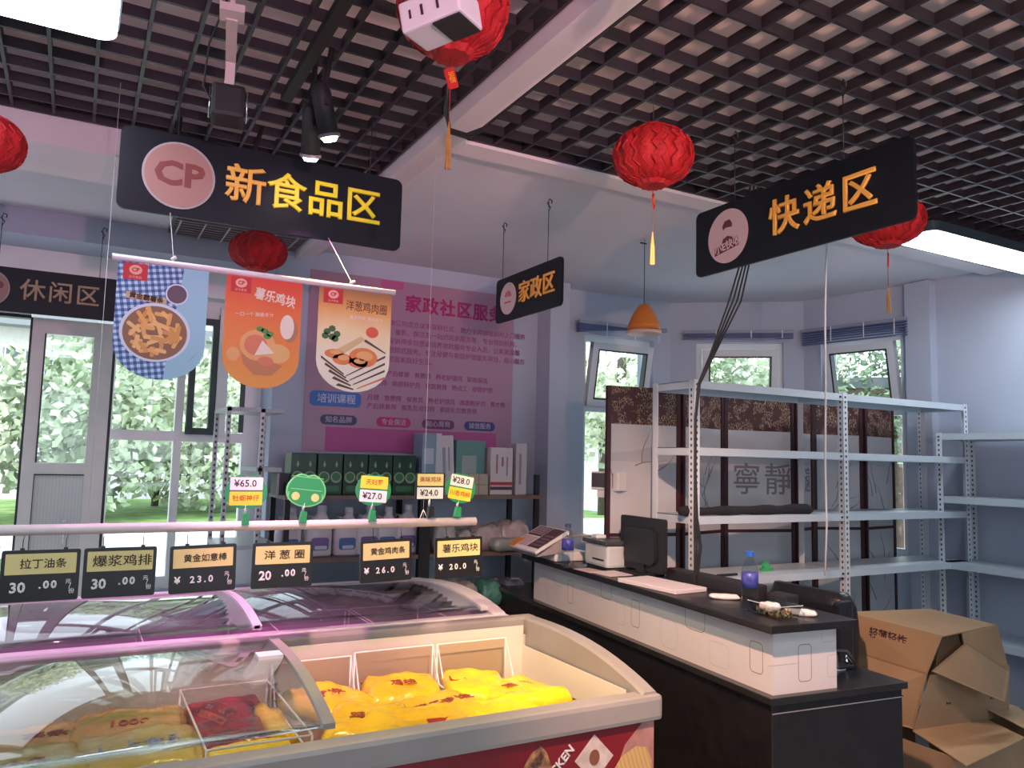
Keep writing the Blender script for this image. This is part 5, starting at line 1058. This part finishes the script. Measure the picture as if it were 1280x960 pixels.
cloth('white folded tissue at the near right corner of the counter top', 2.375, 2.065, .045, .12, .02, .7)
# food tub
t = thing('food_tub', 'clear plastic tub of food scraps at the near end of the counter', 'food tub', (2.285, 2.10, CZ), -.096)
TUB = glassmat('tub_plastic', (.82, .84, .84), 1.35, .12)
bm = nb(); A = []
for (z, sx_, sy_) in ((.002, .052, .070), (.045, .062, .082)): A.append([bm.verts.new((p[0], p[1], z)) for p in rrect(sx_*2, sy_*2, .015, 4)])
n_ = len(A[0]); bm.faces.new(A[0][::-1])
for k in range(n_): bm.faces.new((A[0][k], A[0][(k+1) % n_], A[1][(k+1) % n_], A[1][k]))
o = obj('tub', bm, TUB, t); so = o.modifiers.new('thickness', 'SOLIDIFY'); so.thickness = .0012
bm = nb(); a_ = rrect(.130, .170, .017, 4); b_ = rrect(.122, .162, .015, 4); va = [bm.verts.new((*p, .045)) for p in a_]; vb = [bm.verts.new((*p, .046)) for p in b_]
for i in range(len(a_)): j = (i+1) % len(a_); bm.faces.new((va[i], va[j], vb[j], vb[i]))
obj('tub_rim', bm, mat('rim_pale', (.6, .6, .6), .4), t)
bm = nb(); rnd = random.Random(4)
for k in range(70):
    p = Vector((rnd.uniform(-.04, .04), rnd.uniform(-.06, .06), .006+rnd.random()*.012)); box_bm(bm, -.008, .008, -.002, .002, -.002, .002, M=Matrix.Translation(p) @ Euler((rnd.random()*3, rnd.random()*3, rnd.random()*3)).to_matrix().to_4x4())
obj('food_scraps', bm, mat('scraps', (.30, .24, .12), .7, var=.5, scale=60), t)['kind'] = 'stuff'
b = bag('x', -.005, .02, .012, .06, .06, .03, mat('tissue_white', (.72, .68, .68), .8), .3, 0, 0, 5); ch = b.children[0]; ch.parent = t; ch.location = (-.005, .02, .012); ch.name = 'crumpled_tissue'; bpy.data.objects.remove(b)
# small things on the lower desk
t = thing('black_headset', 'black gadgets and a chrome clip at the end of the lower desk', 'gadget', (2.73, 2.16, .801)); boxo('black_box', (-.05, .04, -.02, .05, 0, .012), BLACKM, t, .003); tubeo('curved_band', [(.0, .04, .01), (.03, .06, .05), (.07, .04, .05), (.08, 0, .01)], .009, BLACKM, t); tubeo('chrome_clip', [(.02, .0, .02), (.04, .02, .04), (.055, 0, .012)], .006, CHROME, t)
tag(boxo('paper_sheet', (2.62, 2.72, 2.14, 2.30, .801, .806), mat('paper_bright', (.75, .78, .8), .6)), 'white paper behind the raised counter front on the lower desk', 'paper')
# office chair
t = thing('office_chair', 'black leather office chair behind the counter', 'chair', (2.93, 2.575, 0), 0.04)
bm = nb(); A = []
for i in range(9):
    u = i/8; z = .55+.49*u; w_ = .238 - .05*abs(u-.5)*u - (.02 if u > .95 else 0); x = .03+.06*math.sin(u*2.2); th = .05 if u < .95 else .03
    A.append([bm.verts.new((x+th*math.copysign(abs(math.cos(a))**.5, math.cos(a)) + .03*(math.sin(a)**2), w_*math.copysign(abs(math.sin(a))**.35, math.sin(a)), z)) for a in [2*PI*k/28 for k in range(28)]])
for a, b in zip(A, A[1:]):
    for k in range(28): bm.faces.new((a[k], a[(k+1) % 28], b[(k+1) % 28], b[k]))
bm.faces.new(A[0][::-1]); bm.faces.new(A[-1]); obj('backrest', bm, LEATHER, t, True)
for s in (-1, 1): boxo('side_bolster', (-.03, .07, s*.238-.02, s*.238+.02, .56, 1.02), LEATHER, t, .018)
boxo('seat', (-.50, .0, -.26, .26, .42, .53), LEATHER, t, .04)
for s in (-1, 1): tubeo('armrest', [(-.02, s*.28, .55), (-.05, s*.31, .70), (-.2, s*.31, .73), (-.38, s*.31, .70), (-.38, s*.28, .50)], .022, BLACKM, t)
tubeo('column', [(-.25, 0, .10), (-.25, 0, .42)], .03, CHROME, t)
for k in range(5):
    a = 2*PI*k/5; tubeo('foot', [(-.25, 0, .12), (-.25+.28*math.cos(a), .28*math.sin(a), .07)], .018, BLACKM, t); bm = nb(); lathe_bm(bm, [(.025, -.012), (.025, .012)], 12, (-.25+.28*math.cos(a), .28*math.sin(a), .026), Matrix.Rotation(PI/2, 4, 'X')); obj('caster', bm, BLACKM, t)

# ---------------------------------------------------------------- cardboard boxes
t = thing('cardboard_box', 'large battered cardboard box with printed characters, lying on the open one', 'box', (0, 0, 0))
def poly(name, pts, m, parent, th=.005):
    bm = nb(); v = [Vector(p) for p in pts]; n_ = (v[1]-v[0]).cross(v[2]-v[0]).normalized()*th
    a = [bm.verts.new(p) for p in v]; b = [bm.verts.new(p+n_) for p in v]; bm.faces.new(a[::-1]); bm.faces.new(b)
    for i in range(len(v)): j = (i+1) % len(v); bm.faces.new((a[i], a[j], b[j], b[i]))
    return obj(name, bm, m, parent)
Lt = (3.382, 2.66, .88); Bk = (3.86, 2.53, .885); Rt = (3.80, 2.165, .88); Ft = (3.335, 2.132, .875)
Lm = (3.36, 2.70, .72); Fm = (3.30, 2.18, .715); Rm = (3.83, 2.14, .62); Lb = (3.24, 2.62, .46); Fb = (3.325, 2.27, .45); Rb = (3.93, 2.20, .45); Bb = (3.95, 2.62, .45)
poly('top_face', [Lt, Ft, Rt, Bk], CARD, t); poly('upper_side', [Lt, Lm, Fm, Ft], CARD, t); poly('lower_side', [Lm, Lb, Fb, Fm], CARD, t)
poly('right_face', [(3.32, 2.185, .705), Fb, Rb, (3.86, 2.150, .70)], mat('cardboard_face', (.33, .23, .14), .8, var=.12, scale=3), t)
poly('upper_right_face', [(3.50, 2.150, .875), (3.56, 2.16, .71), (3.855, 2.155, .70), Rt], CARD, t); poly('back_side', [Bk, Rt, Rb, Bb], CARD, t)
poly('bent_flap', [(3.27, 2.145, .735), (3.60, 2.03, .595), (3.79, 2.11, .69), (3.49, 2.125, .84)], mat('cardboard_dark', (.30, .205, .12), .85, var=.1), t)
poly('opening_shade', [(3.33, 2.165, .71), (3.56, 2.17, .72), (3.50, 2.17, .87), (3.345, 2.16, .87)], mat('box_inside_shade', (.10, .06, .03), .9), t)  # dark sheet painted as the shade inside the box
def plane_text(name, s, size, o, ux, uy, par, m=INK):
    o = Vector(o); ux = Vector(ux).normalized(); n_ = ux.cross(Vector(uy)).normalized(); uy = n_.cross(ux)
    M = Matrix((ux, uy, n_)).transposed().to_4x4(); M.translation = o + n_*.009; return text(name, s, size, m, par, M, .0005, .001)
T1 = Vector(Lt); T2 = Vector(Ft); Tm = Vector(Lm)
plane_text('printed_characters', '轻薄轻炸', .052, T1*.10+Tm*.38+T2*.52, T2-T1, T1-Tm, t)
plane_text('printed_characters', '炸炉', .060, Vector(Lb)*.42+Vector(Lm)*.16+Vector(Fb)*.42+Vector((0, 0, .06)), Vector(Fb)-Vector(Lb), Vector(Lm)-Vector(Lb), t)
for (u, w_) in ((.28, .035), (.45, .03), (.80, .06)):
    q = Vector((3.325, 2.185, .70)).lerp(Vector((3.87, 2.165, .72)), u); q2 = Vector(Fb).lerp(Vector(Rb), u); o_ = q.lerp(q2, .55)
    plane_text('printed_icon', '口' if u < .7 else '品', w_, o_, (1, -.03, 0), (0, .2, 1), t)
t = thing('cardboard_box', 'open cardboard box at the bottom right corner with its flaps folded out', 'box', (0, 0, 0))
bm = nb(); MX = Matrix.Translation((3.11, 2.36, 0)) @ Matrix.Rotation(-.04, 4, 'Z')
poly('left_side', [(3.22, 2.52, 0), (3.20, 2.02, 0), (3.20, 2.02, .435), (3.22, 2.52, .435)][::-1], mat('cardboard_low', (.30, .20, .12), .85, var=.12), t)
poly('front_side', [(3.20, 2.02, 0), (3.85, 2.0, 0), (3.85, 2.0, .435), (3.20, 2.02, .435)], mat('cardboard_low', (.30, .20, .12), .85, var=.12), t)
poly('back_side', [(3.85, 2.62, 0), (3.22, 2.62, 0), (3.22, 2.62, .44), (3.85, 2.62, .44)], CARD, t)
poly('right_side', [(3.96, 2.0, 0), (3.96, 2.62, 0), (3.96, 2.62, .44), (3.96, 2.0, .44)], CARD, t)
poly('box_floor', [(3.2, 2.0, .003), (3.96, 2.0, .003), (3.96, 2.6, .003), (3.2, 2.6, .003)], CARDIN, t)
poly('open_flap', [(3.31, 2.265, .445), (3.15, 1.93, .435), (3.70, 2.00, .44), (3.80, 2.25, .445)], CARDIN, t, .004)
poly('open_flap', [(3.75, 2.20, .505), (3.80, 2.02, .44), (4.0, 2.02, .42), (4.05, 2.24, .47)], CARDIN, t, .004)
poly('side_flap', [(3.22, 2.52, .435), (3.20, 2.25, .435), (3.10, 2.28, .30), (3.12, 2.50, .30)], CARD, t, .004)

# ---------------------------------------------------------------- general light from the shop behind the camera
led_more = ((-0.6, 0.6, -0.9, -0.65), (1.6, 2.8, -0.4, -0.15), (3.0, 4.2, 0.9, 1.12))
for i, (a, b, c, d) in enumerate(led_more[:2]): led(['white ceiling lamp behind the camera, left', 'white ceiling lamp behind the camera, right'][i], a, b, c, d, 2.735)
